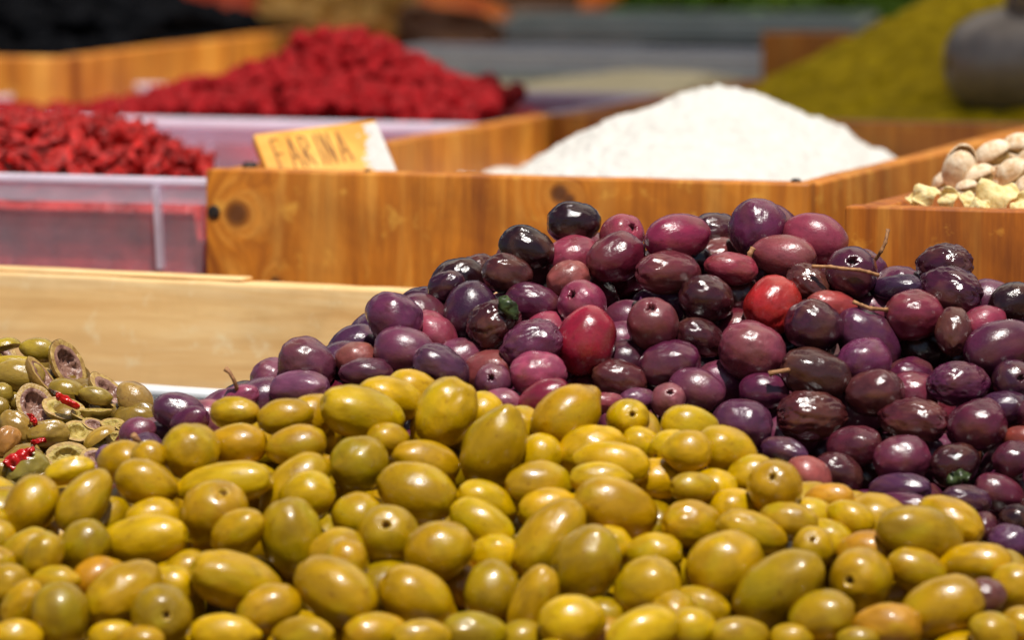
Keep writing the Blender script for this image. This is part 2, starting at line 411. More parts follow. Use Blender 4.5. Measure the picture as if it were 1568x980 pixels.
def heightfield(name, FL, ang, wd, dp, fn, mat, n=60, zb=ZC+.012, m=None, inset=.0):
    """solid heap filling a rectangle; fn(x, y world) -> z"""
    m = m or max(8, int(n*dp/wd)); vs = []; fs = []
    ca, sa = math.cos(ang), math.sin(ang)
    c0 = Vector((FL[0]+ca*wd/2-sa*dp/2, FL[1]+sa*wd/2+ca*dp/2, zb))
    for j in range(m+1):
        for i in range(n+1):
            u = inset+(wd-2*inset)*i/n; v = inset+(dp-2*inset)*j/m
            x = FL[0]+ca*u-sa*v; y = FL[1]+sa*u+ca*v
            vs.append(Vector((x, y, max(fn(x, y), zb+.002)))-c0)
    W = n+1
    for j in range(m):
        for i in range(n): fs.append((j*W+i, j*W+i+1, (j+1)*W+i+1, (j+1)*W+i))
    edge = [i for i in range(W)]+[j*W+n for j in range(1, m+1)]+[m*W+i for i in range(n-1, -1, -1)]+[j*W for j in range(m-1, 0, -1)]
    b0 = len(vs)
    for k in edge: vs.append(Vector((vs[k].x, vs[k].y, 0)))
    for q in range(len(edge)):
        q2 = (q+1) % len(edge); fs.append((edge[q2], edge[q], b0+q, b0+q2))
    o = obj(name, mesh_from(name, vs, fs, mat)); o.location = c0
    return o
def fbm(x, y, s, oct=4, seed=0):
    return noise.fractal(Vector((x*s, y*s, seed)), .7, 2.1, oct)

# flour heap
fcx, fcy = .086, 2.47
def flour_h(x, y):
    dx, dy = (x-fcx), (y-fcy)
    u = dx*LX.x+dy*LX.y; v = dx*LY.x+dy*LY.y
    r = math.sqrt((u/.098)**2+(v/.17)**2)
    z = .2175+.0435*max(0, 1-math.sqrt(r*r+.11)*.98)/.675 if r < 1.2 else .2175
    z += .003*fbm(x, y, 26, 2, 9)+.0018*fbm(x, y, 60, 3, 1)+.0014*fbm(x, y, 240, 4, 5)
    return z
o = heightfield('flour_heap', crate_shift(FLc, .0115, .0115), ANG, .254-.023, .42-.023, flour_h, M['flour'], n=220)
tag(o, 'smooth heap of white flour in the golden crate', 'flour', kind='stuff')

# ground herb heap
hq = P(1450, 0, 2.97)
def herb_h(x, y):
    dx, dy = x-hq.x-.022, y-2.95
    r = math.hypot(dx, dy*.8)
    z = .291-.52*max(0, r-.016)+.003*math.exp(-(r/.02)**2)
    z = max(z, .2335-.10*max(0, r-.11))
    return z+.0034*fbm(x, y, 60, 4, 3)+.0018*fbm(x, y, 240, 3, 6)
o = heightfield('herb_heap', crate_shift(FLh, .0115, .0115), ANG, .33-.023, .36-.023, herb_h, M['herb'], n=130)
tag(o, 'steep heap of ground olive-green herb behind the flour', 'herb', kind='stuff')

# tub of dried red berries (front left) and tub of crimson fruit behind it
tw = .30
p = P(312, 272, 2.312)
FR1 = (p.x, p.y); ZT1 = p.z
FL1 = crate_shift(FR1, -tw, 0)
tub('berry_tub', FL1, tw, .352, ZT1, 'translucent plastic tub of dried red berries beside the golden crate', ribs=(.935, .45))
g = Vector((-.214, 2.46, 0))
def berry_h(x, y):
    r = math.hypot(x-g.x, (y-g.y)*.8)
    return max(min(.2475-.10*max(0, r-.02), .2475-.55*max(0, r-.046)), .228-max(0, min(.018, .25*(y-2.34))))+.002*fbm(x, y, 60, 2, 8)
o = heightfield('berry_fill', crate_shift(FL1, .0078, .0078), ANG, tw-.0156, .336, lambda x, y: berry_h(x, y)-.0035, M['berry_fill'], n=60, zb=ZC+.006)
tag(o, 'packed dried red berries filling the front plastic tub', 'dried berries', kind='stuff')

p = Pz(690, 188, .235)
FR2 = crate_shift((p.x, p.y), .016, 0); tw2 = .312
FL2 = crate_shift(FR2, -tw2, 0)
tub('fruit_tub', FL2, tw2, .27, .235, 'translucent plastic tub of crimson dried fruit behind the berry tub', ribs=(.53, .56, .9))
rc = Vector((-.083, 2.785, 0))
def rasp_h(x, y):
    dv_ = (y-rc.y)*math.cos(ANG)-(x-rc.x)*math.sin(ANG); du_ = (x-rc.x)*math.cos(ANG)+(y-rc.y)*math.sin(ANG)
    r = math.hypot(du_, dv_*(1.45 if dv_ < 0 else .6))
    return max(.2685-.012*(1-math.exp(-(r/.035)**2))-.235*max(0, r-.02), .229)+.0025*fbm(x, y, 40, 2, 2)
o = heightfield('crimson_fill', crate_shift(FL2, .010, .010), ANG, tw2-.02, .25, lambda x, y: rasp_h(x, y)-.010, M['rasp_fill'], n=60, zb=ZC+.006)
tag(o, 'packed crimson dried fruit filling the second plastic tub', 'dried fruit', kind='stuff')

# grey tub of cream meal behind
FR3 = crate_shift(FR2, .012, .279); FL3 = crate_shift(FR3, -.32, 0)
t3 = tub('meal_tub', FL3, .32, .20, .2335, 'long grey plastic tub of pale cream meal behind the crimson fruit', mat='greyplastic', lipmat='greyplastic', ribs=())
o = heightfield('cream_meal', crate_shift(FL3, .009, .009), ANG, .302, .182, lambda x, y: .228+.0135*math.exp(-((x-.075)/.08)**2-((y-3.03)/.07)**2)+.001*fbm(x, y, 80, 3, 4), M['cream'], n=70)
tag(o, 'flat layer of cream coloured meal in the grey tub', 'meal', kind='stuff')

FR4 = crate_shift(FR3, .0, .207); FL4 = crate_shift(FR4, -.24, 0)
tub('grey_box', FL4, .24, .07, .244, 'light grey plastic box behind the cream meal', mat='lightplastic', lipmat='lightplastic', ribs=(), cat='box')

# crate of black fruit, top left
p = Pz(78, 88, .254)
FRb = (p.x, p.y); wb = .34
FLb = crate_shift(FRb, -wb, 0)
bc = crate('black_fruit_crate', FLb, wb, .50, ZC, .254, M['crate3'], 'brown wooden crate of black dried fruit at the top left', th=.012, seed=41)

# ------------------------------------------------------------------ olive meshes
def sphere_param(nu, nv, dense=True):
    th = []
    for i in range(1, nv):
        t = i/nv
        th.append(math.pi*(t-(.09*math.sin(2*math.pi*t) if dense else 0)))
    return th
def olive_mesh(name, seed, mats, kind='smooth', nu=36, nv=24, egg=.06, low=.03, tip=0.):
    """unit olive, long axis X, stem end at +X"""
    th = sphere_param(nu, nv); vs = []; fs = []; mi = []
    sv = Vector((seed*7.3, seed*1.7, seed*3.9))
    def shape(t, ph):
        x = math.cos(t); r = math.sin(t)**.94*(1+egg*x)
        if tip and x < 0: x -= tip*max(0, (-x-.86)/.14)**2
        d = Vector((x, r*math.cos(ph), r*math.sin(ph)))
        k = 1+low*noise.noise(d*1.6+sv)+low*.5*noise.noise(d*3.4+sv)
        if kind == 'hole':
            hr = (.15 if mats is pm else .12)*(1+.75*noise.noise(Vector((math.cos(ph)*2.2, math.sin(ph)*2.2, seed))))
            a = t/hr
            k -= .06*math.exp(-(t/.34)**2)
            if a < 1.0:
                q = d*k; q.x -= .24*(1-a**4)*(1+.3*noise.noise(d*9+sv)); return q
            if a < 2.0: k += .012*math.sin((a-1)*math.pi)
        else:
            k -= .05*math.exp(-(t/.16)**2)       # shallow stem scar
        if kind in ('dent', 'wrinkle'):
            big = kind == 'wrinkle'
            side = .5+.5*d.normalized().dot(Vector((.25, .25, .93)).normalized())
            msk = side**(1.2 if big else 4)
            n1 = noise.noise(d*(3.2 if big else 2.6)+sv+noise.noise_vector(d*2+sv)*.5)
            n2 = noise.noise(d*(7.5 if big else 6)+sv*2+noise.noise_vector(d*3+sv)*.4)
            k -= msk*((.075 if big else .05)*math.exp(-(n1/.10)**2)+(.018 if big else .012)*math.exp(-(n2/.12)**2))
            k -= msk*(.05 if big else .03)*max(0, noise.noise(d*1.9+sv*3))
        if kind == 'split':
            n1 = abs(math.atan2(d.y+.12*noise.noise(d*3+sv), d.z)) if d.z > -.2 else 9
            k -= .17*math.exp(-(n1/.10)**2)*max(0, 1-(d.x/.85)**2)-.03*math.exp(-((n1-.25)/.12)**2)*max(0, 1-(d.x/.9)**2)
        return d*k
    vs.append(shape(0, 0))
    for t in th:
        for j in range(nu): vs.append(shape(t, 2*math.pi*j/nu))
    vs.append(shape(math.pi, 0)); last = len(vs)-1
    def m_of(t): return 0 if kind != 'hole' else (1 if t < .115 else (2 if t < .19 else 0))
    for j in range(nu):
        fs.append((0, 1+j, 1+(j+1) % nu)); mi.append(m_of(0))
    for i in range(len(th)-1):
        for j in range(nu):
            a, b = 1+i*nu, 1+(i+1)*nu
            fs.append((a+j, b+j, b+(j+1) % nu, a+(j+1) % nu)); mi.append(m_of(th[i+1]))
    a = 1+(len(th)-1)*nu
    for j in range(nu):
        fs.append((a+j, last, a+(j+1) % nu)); mi.append(0)
    return mesh_from(name, vs, fs, mats=mats, mi=mi)
M['ring'] = simple('pale_hole_ring', lin((176, 140, 20)), lin((214, 178, 70)), 3, .3, .3)
pm = [M['purple'], M['pit_dark'], M['purple']]; gm = [M['green'], M['pit'], M['ring']]; cm = [M['cut_skin'], M['pit'], M['ring']]
PM = {'smooth': [olive_mesh('olive', s, pm, 'smooth', low=.05, egg=.03+.02*s) for s in range(4)],
      'dent': [olive_mesh('olive', 10+s, pm, 'dent', 72, 44, low=.06) for s in range(4)],
      'wrinkle': [olive_mesh('olive', 20+s, pm, 'wrinkle', 88, 56, low=.08) for s in range(4)],
      'hole': [olive_mesh('olive', 30+s, pm, 'hole', 48, 40, low=.05) for s in range(2)]}
GM = {'smooth': [olive_mesh('olive', 40+s, gm, 'smooth', low=.05, tip=(0, .05, .09, .03)[s]) for s in range(4)],
      'tip': [olive_mesh('olive', 46, gm, 'smooth', low=.05, tip=.16)],
      'hole': [olive_mesh('olive', 50+s, gm, 'hole', 48, 40, low=.04) for s in range(2)],
      'dent': [olive_mesh('olive', 60+s, gm, 'dent', 56, 36, low=.05) for s in range(2)],
      'split': [olive_mesh('olive', 70+s, gm, 'split', 72, 44, low=.05) for s in range(2)]}
CM = {'smooth': [olive_mesh('olive', 80+s, cm, 'smooth', low=.06, tip=.05) for s in range(2)],
      'split': [olive_mesh('olive', 84+s, cm, 'split', 72, 44, low=.08) for s in range(2)]}

# ------------------------------------------------------------------ olive tables (read off the photograph, zoom tile by tile)
PC = {'K': ((46, 24, 28), .13), 'B': ((78, 40, 40), .15), 'W': ((104, 34, 54), .20), 'P': ((94, 40, 70), .22), 'S': ((78, 46, 76), .22),
      'M': ((122, 62, 92), .31), 'R': ((154, 66, 88), .29), 'C': ((156, 32, 58), .21), 'T': ((154, 90, 82), .33), 'X': ((186, 46, 46), .28)}
WORD = {'K': 'near-black', 'B': 'dark brown', 'W': 'wine-red', 'P': 'purple', 'S': 'slate purple', 'M': 'mauve', 'R': 'rose pink', 'C': 'crimson', 'T': 'tan-pink', 'X': 'bright red'}
# (cx, cy, a, b, angle, colour, kind, {extras})
Z5 = (520, 290, .3368, [
 (1065,150,120,97,0,'K','dent',dict(A='the near-black olive on the left crest',L='glossy near-black olive topping the left shoulder of the purple heap')),
 (850,265,125,97,-20,'K','dent',dict(L='near-black olive with a ringed glint, second down the left ridge')),
 (1062,285,95,72,10,'R','smooth',dict(back=1)), (1282,215,112,82,0,'R','hole',dict(h=(1340,180),L='rose olive with a dark pit hole on the heap crest')),
 (1255,310,135,112,25,'W','smooth',{}), (1530,225,152,100,10,'C','smooth',dict(c=(140,44,80),L='large magenta olive lying lengthwise near the crest centre',A='the large magenta olive near the crest')),
 (1490,378,148,97,0,'B','dent',dict(c=(108,52,62))), (1040,408,97,80,15,'T','dent',dict(L='tan-pink olive with a thin cracked slit',A='the tan-pink olive with a slit')),
 (765,385,115,90,-15,'B','smooth',{}), (620,370,78,72,30,'B','wrinkle',dict(back=1)), (535,375,62,45,20,'K','smooth',dict(back=1)),
 (485,440,88,66,25,'K','smooth',dict(c=(62,30,50))), (378,490,58,46,10,'K','smooth',dict(c=(66,34,56),back=1)), (375,528,52,40,0,'P','smooth',dict(back=1)),
 (455,530,78,64,30,'R','smooth',dict(back=1)), (588,550,132,110,60,'P','smooth',dict(c=(70,34,62))), (875,515,125,86,-12,'P','dent',{}),
 (700,615,122,112,30,'B','wrinkle',dict(c=(74,32,36),A='the olive with a green leaf scrap',L='dark shrivelled olive with a green leaf scrap on its shoulder')),
 (1165,495,118,94,-35,'W','dent',dict(back=1)), (1105,528,122,90,-15,'R','hole',dict(h=(1048,488),c=(146,60,90))),
 (1120,692,155,130,70,'C','smooth',dict(A='the big upright crimson olive',L='big upright crimson olive in the middle of the heap')),
 (870,712,138,108,20,'P','wrinkle',dict(c=(104,48,80))), (902,835,124,100,5,'R','smooth',dict(c=(164,76,106),L='plump smooth pink olive left of the upright crimson one',A='the plump pink olive')),
 (252,590,130,114,-35,'P','smooth',dict(c=(106,52,86),A='the broad purple olive at the left shoulder',L='broad purple olive rising against the pale board')),
 (70,690,82,66,10,'S','smooth',dict(back=1)), (76,772,90,76,0,'T','dent',dict(L='tan-brown olive low on the left slope',A='the tan-brown olive on the left slope')),
 (300,735,136,112,-10,'M','smooth',{}), (420,645,98,84,-35,'R','smooth',dict(back=1)), (125,832,118,68,0,'S','dent',dict(c=(92,50,70))),
 (462,815,132,98,-30,'S','dent',dict(c=(88,54,80))), (550,740,74,62,10,'M','smooth',dict(back=1)), (684,795,78,62,10,'T','smooth',dict(back=1,c=(140,72,74))),
 (700,875,88,78,20,'M','hole',dict(h=(690,855),c=(124,68,98),L='lilac olive with a wrinkled pit hole just above the green heap')),
 (738,965,88,60,0,'M','smooth',dict(c=(158,90,114))), (925,945,122,80,25,'C','smooth',dict(c=(140,42,66))), (1270,868,124,88,-10,'B','dent',dict(c=(96,48,50))),
 (1112,900,68,56,0,'W','smooth',dict(back=1)), (1290,762,88,80,20,'P','smooth',dict(c=(78,42,58),back=1)),
 (1420,625,120,112,85,'T','hole',dict(h=(1412,545),c=(120,58,66),A='the brown-rose olive with a hole on top',L='brown-rose olive standing with its pit hole on top')),
 (1280,658,54,48,0,'M','smooth',dict(back=1)), (1305,565,58,56,0,'M','smooth',dict(back=1,c=(116,50,80))), (1448,508,106,64,10,'S','smooth',dict(back=1,c=(104,62,104))),
 (1500,797,138,106,10,'P','smooth',{}), (955,602,54,34,0,'R','smooth',dict(back=1)), (1215,968,78,46,0,'R','smooth',dict(c=(156,76,86))),
 (1352,958,82,58,0,'M','smooth',dict(c=(122,72,102))), (1492,960,96,62,10,'T','hole',dict(h=(1500,930),c=(160,98,104))), (1585,300,70,60,0,'K','smooth',dict(back=1)),
])
Z6 = (1040, 290, .3367, [
 (355,182,138,125,70,'P','dent',dict(c=(98,40,76),A='the tall purple olive at the summit',L='tall purple olive at the summit of the heap')),
 (170,182,86,74,10,'K','smooth',dict(c=(66,28,42),back=1)), (620,228,146,112,-20,'R','smooth',dict(L='large rose pink olive on the right of the summit',A='the large rose olive by the summit')),
 (475,305,146,98,-8,'R','smooth',dict(c=(148,78,84),A='the rose olive with a greenish end',L='rose olive fading to greenish tan at one end, below the summit')),
 (180,280,72,52,25,'B','smooth',dict(c=(120,66,62),back=1)), (235,360,118,74,-10,'R','smooth',dict(c=(148,56,74))),
 (778,385,128,108,10,'W','hole',dict(h=(775,335),c=(80,32,56),L='dark maroon olive with a round pit hole under the long twig',A='the maroon olive under the twig')),
 (585,432,110,86,-35,'B','wrinkle',dict(c=(92,54,50),A='the shrivelled brown olive',L='small shrivelled brown olive, most wrinkled of all')),
 (425,526,132,124,60,'X','smooth',dict(A='the bright red olive',L='bright red olive, the only orange-red one')),
 (120,498,122,106,-20,'K','dent',dict(c=(68,34,42))), (275,480,86,92,0,'W','smooth',dict(c=(82,34,48),back=1)),
 (690,532,122,70,-5,'X','dent',dict(c=(172,76,72),L='salmon olive with pale wrinkles right of the bright red one')), (710,450,64,50,-30,'R','smooth',dict(back=1)),
 (985,450,118,62,5,'S','smooth',dict(c=(60,36,66),A='the blue-black olive with water drops',L='blue-black olive lying flat with water drops')),
 (880,528,92,66,0,'M','dent',dict(back=1,c=(134,66,90))), (1064,572,132,110,0,'W','smooth',dict(c=(128,50,70),A='the smooth maroon olive at right',L='large smooth maroon olive right of the short twig')),
 (1210,345,127,98,0,'K','wrinkle',dict(c=(64,26,46),L='dark wrinkled olive, higher of a stacked pair at right')), (1235,460,142,108,-20,'K','wrinkle',dict(c=(76,32,54),A='the dark wrinkled pair',L='dark wrinkled olive, lower of a stacked pair at right')),
 (1425,485,86,70,0,'M','smooth',dict(c=(108,56,86),back=1)), (1515,520,112,92,20,'K','smooth',{}), (1243,645,112,82,88,'B','dent',dict(c=(84,44,44))),
 (1388,608,102,76,15,'R','smooth',dict(c=(152,60,84))), (1455,718,168,122,22,'P','smooth',{}), (610,622,132,112,-20,'K','dent',dict(c=(72,34,52))),
 (865,680,168,112,-38,'S','smooth',dict(c=(98,52,86))), (838,780,126,102,10,'P','dent',dict(c=(110,52,92))), (330,735,150,126,-15,'M','dent',dict(c=(134,68,86),A='the broad dusty rose olive',L='broad dusty rose olive with a creased top, below the bright red one')),
 (92,675,114,86,-25,'B','dent',dict(c=(76,38,44))), (620,840,160,112,-15,'B','dent',dict(c=(76,46,42),A='the brown olive with a stem',L='long dark brown olive with a stem stub')),
 (888,925,132,102,10,'B','dent',dict(c=(98,56,56))), (1062,908,90,78,0,'W','smooth',dict(c=(128,62,80),back=1)), (1060,830,64,54,0,'P','smooth',dict(back=1)),
 (1264,885,136,102,0,'P','wrinkle',dict(c=(88,36,68))), (1512,870,112,78,10,'P','hole',dict(h=(1545,860),c=(76,40,64))),
 (75,912,126,92,-15,'M','smooth',{}), (192,875,108,92,-10,'M','dent',dict(back=1)), (385,922,110,84,0,'P','smooth',{}), (270,600,56,54,0,'W','smooth',dict(back=1)),
 (520,330,60,50,0,'K','smooth',dict(back=2)), (1560,620,70,60,0,'M','smooth',dict(back=1)), (1440,790,80,60,0,'K','smooth',dict(back=2)),
 (1120,700,80,70,0,'K','smooth',dict(back=2)),
])
Z8 = (1040, 600, .3877, [
 (250,130,118,100,-10,'S','smooth',dict(c=(100,58,86))), (520,95,136,96,0,'B','wrinkle',dict(c=(84,40,40))), (924,112,134,84,-5,'B','wrinkle',dict(c=(94,44,50))),
 (1172,132,116,104,15,'W','smooth',dict(c=(94,38,60))), (692,218,108,82,5,'W','dent',dict(c=(98,42,58))), (880,266,112,92,5,'M','smooth',dict(c=(110,50,74),A='the plump plum olive',L='plump smooth plum olive low on the right slope')),
 (1088,288,98,84,20,'K','dent',dict(c=(66,32,38),L='near-black olive with leaf flecks low on the right slope',A='the leaf-flecked olive at right')),
 (630,328,104,82,-30,'B','dent',dict(c=(82,44,50))), (503,340,94,82,-40,'T','smooth',dict(c=(158,86,78),A='the rosy tan olive at the green edge',L='rosy tan olive touching the green heap on the right')),
 (415,238,98,56,-15,'S','smooth',{}), (870,388,124,64,0,'S','smooth',{}), (872,455,126,60,0,'P','smooth',{}), (1266,402,102,74,-20,'W','smooth',dict(c=(104,46,64))),
 (1132,430,100,60,-10,'P','smooth',dict(c=(74,42,66))), (1325,502,62,58,0,'K','smooth',{}), (1300,602,86,80,0,'P','smooth',dict(c=(88,52,86))), (1198,545,64,74,0,'W','smooth',dict(c=(82,34,48))),
 (1325,272,88,76,0,'W','smooth',dict(c=(88,40,58))), (1345,182,74,46,0,'T','smooth',dict(c=(140,66,54),L='small tan olive at the right edge of the picture')), (1280,64,98,70,10,'S','smooth',dict(c=(72,40,70))),
 (720,445,60,50,0,'P','smooth',dict(back=1)), (1440,340,80,70,0,'M','smooth',{}), (1430,460,80,70,0,'B','smooth',{}), (1420,90,90,80,0,'P','smooth',{}),
])
Z4 = (0, 330, .3368, [
 (1396,676,130,112,-25,'P','dent',dict(c=(106,58,76),A='the round purple olive left of the slope',L='round purple olive at the foot of the left slope')),
 (1238,712,62,62,0,'M','smooth',dict(back=1)), (1365,790,138,84,0,'M','dent',dict(c=(120,72,102))), (1205,808,80,66,10,'S','smooth',dict(c=(108,62,88),back=1)),
 (1100,822,82,54,10,'R','smooth',dict(c=(150,74,102),L='rose olive with an upright stem before the white tray')), (820,895,118,88,-15,'P','dent',dict(c=(100,56,84),A='the purple olive against the white tray',L='purple olive set against the white tray edge')),
 (952,885,60,46,0,'R','smooth',dict(back=1,c=(160,94,108))), (872,932,92,62,20,'P','smooth',{}), (1010,850,60,44,30,'M','smooth',dict(back=1)), (1560,640,70,60,0,'S','smooth',dict(back=1)),
])
ZC_ = (0, 500, .2653, [
 (795,615,108,84,15,'R','smooth',dict(c=(134,68,98),L='pink-mauve olive nearest the cut olives')), (895,612,92,62,0,'M','smooth',dict(c=(124,84,116))), (812,718,132,92,25,'S','smooth',dict(c=(92,62,88),A='the slate olive with a short stem',L='slate purple olive with a short stem beside the green olives')),
 (645,755,86,74,20,'M','smooth',dict(c=(120,82,118))), (597,830,84,52,0,'R','smooth',dict(c=(144,82,108))),
])
GZ7 = (0, 650, .3368, [
 (868,122,128,122,30,'g','smooth',{}), (1075,98,132,94,5,'g','smooth',{}), (680,148,78,72,0,'g','smooth',{}), (1350,100,132,96,10,'g','smooth',{}),
 (665,268,140,102,-20,'g','smooth',dict(A='the round green olive below the purple stem',L='plump green olive at the left crest of the green heap')),
 (318,212,112,60,15,'y','split',dict(L='yellow-green olive with a split skin at the upper left edge',A='the split green olive at left')),
 (142,368,142,114,55,'g','smooth',{}), (390,350,162,100,55,'g','smooth',{}), (1022,272,215,98,8,'y','smooth',dict(L='long pale yellow olive lying flat behind the holed one')),
 (970,420,165,145,60,'g','hole',dict(h=(1022,318),A='the green olive with a ringed hole',L='green olive with a pale ringed pit hole facing out at left')),
 (1340,280,180,110,40,'g','smooth',dict(back=1)), (1395,325,125,108,20,'y','smooth',{}), (695,405,124,66,10,'y','smooth',dict(back=1)), (462,425,125,84,35,'g','smooth',dict(back=1)),
 (650,530,200,108,8,'y','smooth',dict(L='long bright green-yellow olive left of the holed olive',A='the long bright olive at left')), (385,555,122,106,45,'o','smooth',{}), (1085,490,132,98,35,'g','smooth',{}),
 (1325,520,178,134,100,'o','smooth',dict(L='big upright olive-green olive right of the holed one',A='the big upright green olive')), (112,578,132,86,30,'g','smooth',{}), (200,595,112,88,60,'g','smooth',{}),
 (-20,520,92,84,0,'g','smooth',{}), (30,742,114,104,20,'g','dent',{}), (250,725,112,80,10,'g','smooth',{}), (272,872,148,128,95,'o','smooth',dict(L='upright green olive near the bottom left corner',A='the upright olive at bottom left')),
 (100,830,132,84,60,'g','smooth',{}), (562,770,190,126,35,'g','smooth',{}), (1075,716,216,126,-18,'g','smooth',dict(L='largest flat-lying green olive in the lower left',A='the largest flat green olive')), (850,655,112,70,25,'g','smooth',dict(back=1)),
 (775,725,112,84,0,'y','smooth',dict(back=1)), (735,872,158,122,45,'o','hole',dict(h=(770,862))), (1222,842,146,108,20,'g','smooth',{}), (1020,958,152,92,0,'y','smooth',{}),
 (1530,757,200,140,-32,'g','smooth',{}), (1530,590,130,110,20,'g','smooth',{}), (505,962,104,70,10,'y','smooth',{}), (1380,965,146,88,0,'g','smooth',{}), (85,965,112,78,0,'y','smooth',{}),
 (-35,440,70,66,0,'g','smooth',{}), (440,655,64,46,30,'t','tip',dict(back=1)), (1069,-52,112,72,0,'g','smooth',{}), (1297,-36,124,84,10,'g','smooth',{}), (1420,-70,70,60,30,'g','smooth',dict(back=1)),
 (640,985,110,70,0,'g','smooth',{}), (-20,640,90,80,0,'g','smooth',{}), (560,130,70,50,0,'g','smooth',dict(back=1)),
])
GZ9 = (520, 560, .4287, [
 (82,170,152,92,-14,'y','smooth',dict(L='bright yellow-green olive at the top of the green heap, left of centre',A='the bright olive topping the green heap')),
 (180,108,116,66,-15,'y','smooth',dict(back=1)), (258,66,92,48,-10,'y','smooth',dict(back=1)), (380,170,128,104,60,'y','smooth',{}), (552,292,150,110,65,'g','smooth',dict(A='the egg-shaped olive at the green crest',L='large egg-shaped green olive leaning on the crest centre')),
 (810,182,132,98,40,'g','tip',dict(A='the pointed green olive at the crest',L='pointed green olive standing up against the purple olives')), (505,150,52,50,0,'y','smooth',dict(back=1)), (172,265,76,60,0,'g','smooth',{}),
 (70,350,102,98,30,'o','smooth',{}), (310,345,122,76,-15,'g','smooth',dict(back=1)), (275,455,138,108,-20,'g','smooth',{}), (718,312,66,64,80,'y','smooth',dict(back=1)), (710,428,118,84,0,'g','smooth',{}),
 (900,303,120,86,15,'y','smooth',dict(back=1)), (978,350,130,76,-10,'y','smooth',{}), (1030,195,98,54,10,'y','hole',dict(h=(1050,180),L='small holed green olive at the crest edge, right of centre',A='the small holed olive at the crest')),
 (1085,290,80,62,-30,'y','smooth',{}), (1185,305,86,66,0,'y','hole',dict(h=(1120,325))), (930,402,104,60,0,'y','smooth',{}), (985,515,150,108,-20,'g','smooth',dict(A='the broad olive right of centre',L='broad green olive lying right of the heap centre')),
 (522,495,112,76,-25,'y','smooth',dict(back=1)), (68,545,84,96,70,'g','smooth',{}), (172,612,118,110,60,'g','hole',dict(h=(166,568),A='the green olive with a dark hole',L='round green olive with a dark pit hole facing forward')),
 (508,568,122,76,-30,'y','smooth',{}), (355,662,120,108,20,'g','smooth',{}), (748,502,106,64,10,'y','smooth',dict(back=1)), (752,620,162,100,52,'g','smooth',{}), (552,668,80,62,10,'y','smooth',dict(back=1)),
 (545,812,112,98,85,'o','smooth',{}), (878,712,148,120,60,'o','smooth',dict(A='the large central lower olive',L='large rounded green olive low in the centre')), (965,635,66,62,0,'y','smooth',dict(back=1)),
 (1122,655,98,60,0,'y','smooth',dict(back=1)), (1100,795,116,108,20,'g','smooth',{}), (25,698,76,78,0,'g','smooth',{}), (276,828,134,102,-28,'g','tip',{}), (688,850,140,78,65,'g','split',dict(A='the wedge-shaped olive at the bottom',L='wedge-shaped cracked green olive at the bottom centre')),
 (828,915,116,98,10,'y','smooth',{}), (130,958,116,76,5,'g','smooth',{}), (295,968,104,62,0,'g','smooth',{}), (475,962,120,76,0,'o','smooth',{}), (1080,948,132,84,20,'y','smooth',{}), (1195,895,84,90,0,'g','smooth',{}),
 (1142,380,72,48,0,'y','smooth',dict(back=1)), (950,960,60,56,0,'t','smooth',dict(back=1)), (660,970,70,60,0,'o','smooth',dict(back=1)), (440,760,46,44,0,'t','dent',dict(back=2)), (930,880,60,50,0,'o','dent',dict(back=2)),
 (640,200,60,54,0,'y','smooth',dict(back=1)),
])
GZ8 = (1040, 600, .3877, [
 (42,120,112,60,-10,'y','smooth',dict(back=1)), (192,236,126,94,-22,'y','tip',dict(A='the pointed olive at the right crest',L='yellow olive with a pointed tip at the right end of the crest')), (30,235,92,86,0,'y','smooth',{}),
 (290,305,70,48,10,'y','smooth',dict(back=1)), (375,378,120,94,10,'g','hole',dict(h=(358,338),A='the holed olive by the rosy tan olive',L='green olive with its pit hole up, beside the rosy tan olive')), (60,380,98,64,-5,'g','smooth',{}), (50,524,116,94,0,'g','smooth',{}),
 (220,440,78,54,0,'y','smooth',dict(back=1)), (285,552,140,78,-20,'g','smooth',{}), (432,510,114,76,-10,'g','smooth',{}), (600,420,92,54,0,'t','smooth',dict(c=(198,140,28),A='the amber olive at the edge',L='small amber olive at the edge where green meets purple')),
 (682,505,94,68,-25,'y','smooth',{}), (182,692,152,132,30,'g','smooth',{}), (528,622,100,66,0,'g','hole',dict(h=(520,590))), (392,780,200,134,38,'o','smooth',dict(A='the biggest olive at lower right',L='biggest green olive in the lower right, tilted upward')),
 (720,740,136,108,10,'g','hole',dict(h=(660,742),A='the holed olive at lower right',L='green olive with a dimpled pit hole at lower right')), (735,622,110,66,5,'t','smooth',dict(back=1,L='tan-skinned olive tucked behind the dimpled one at right')),
 (945,566,176,108,-15,'o','smooth',dict(A='the large olive on the right ridge',L='large olive-green olive on the right ridge beside the purple heap')), (1068,512,138,90,-28,'g','smooth',dict(back=1)), (1180,682,136,84,0,'g','smooth',{}), (935,700,122,74,-25,'g','smooth',dict(back=1)),
 (1035,855,168,118,20,'g','smooth',{}), (565,892,130,108,10,'o','smooth',{}), (822,925,132,90,0,'t','smooth',{}), (95,850,112,74,-22,'g','smooth',{}), (48,935,98,86,0,'y','smooth',{}), (235,965,116,74,0,'g','smooth',{}),
 (1235,955,96,84,-30,'g','smooth',{}), (1330,778,96,98,0,'g','smooth',{}), (598,560,64,50,-30,'y','smooth',dict(back=1)), (520,468,54,48,0,'y','smooth',dict(back=1)), (1345,925,74,74,0,'g','smooth',{}), (130,358,58,46,0,'y','smooth',dict(back=1)),
 (700,975,80,50,0,'o','smooth',{}), (440,975,80,60,0,'g','smooth',{}),
])
GZ8p = (1040, 600, .3877, [(1213,812,80,76,0,'B','dent',dict(c=(104,64,60),L='lone brown-purple olive among the green ones at lower right'))])

GC = {'g': ((177, 137, 0), .29), 'y': ((198, 158, 0), .28), 'o': ((155, 124, 0), .31), 't': ((180, 127, 14), .35)}
GWORD = {'g': 'green', 'y': 'yellow-green', 'o': 'olive-green', 't': 'tan-green'}

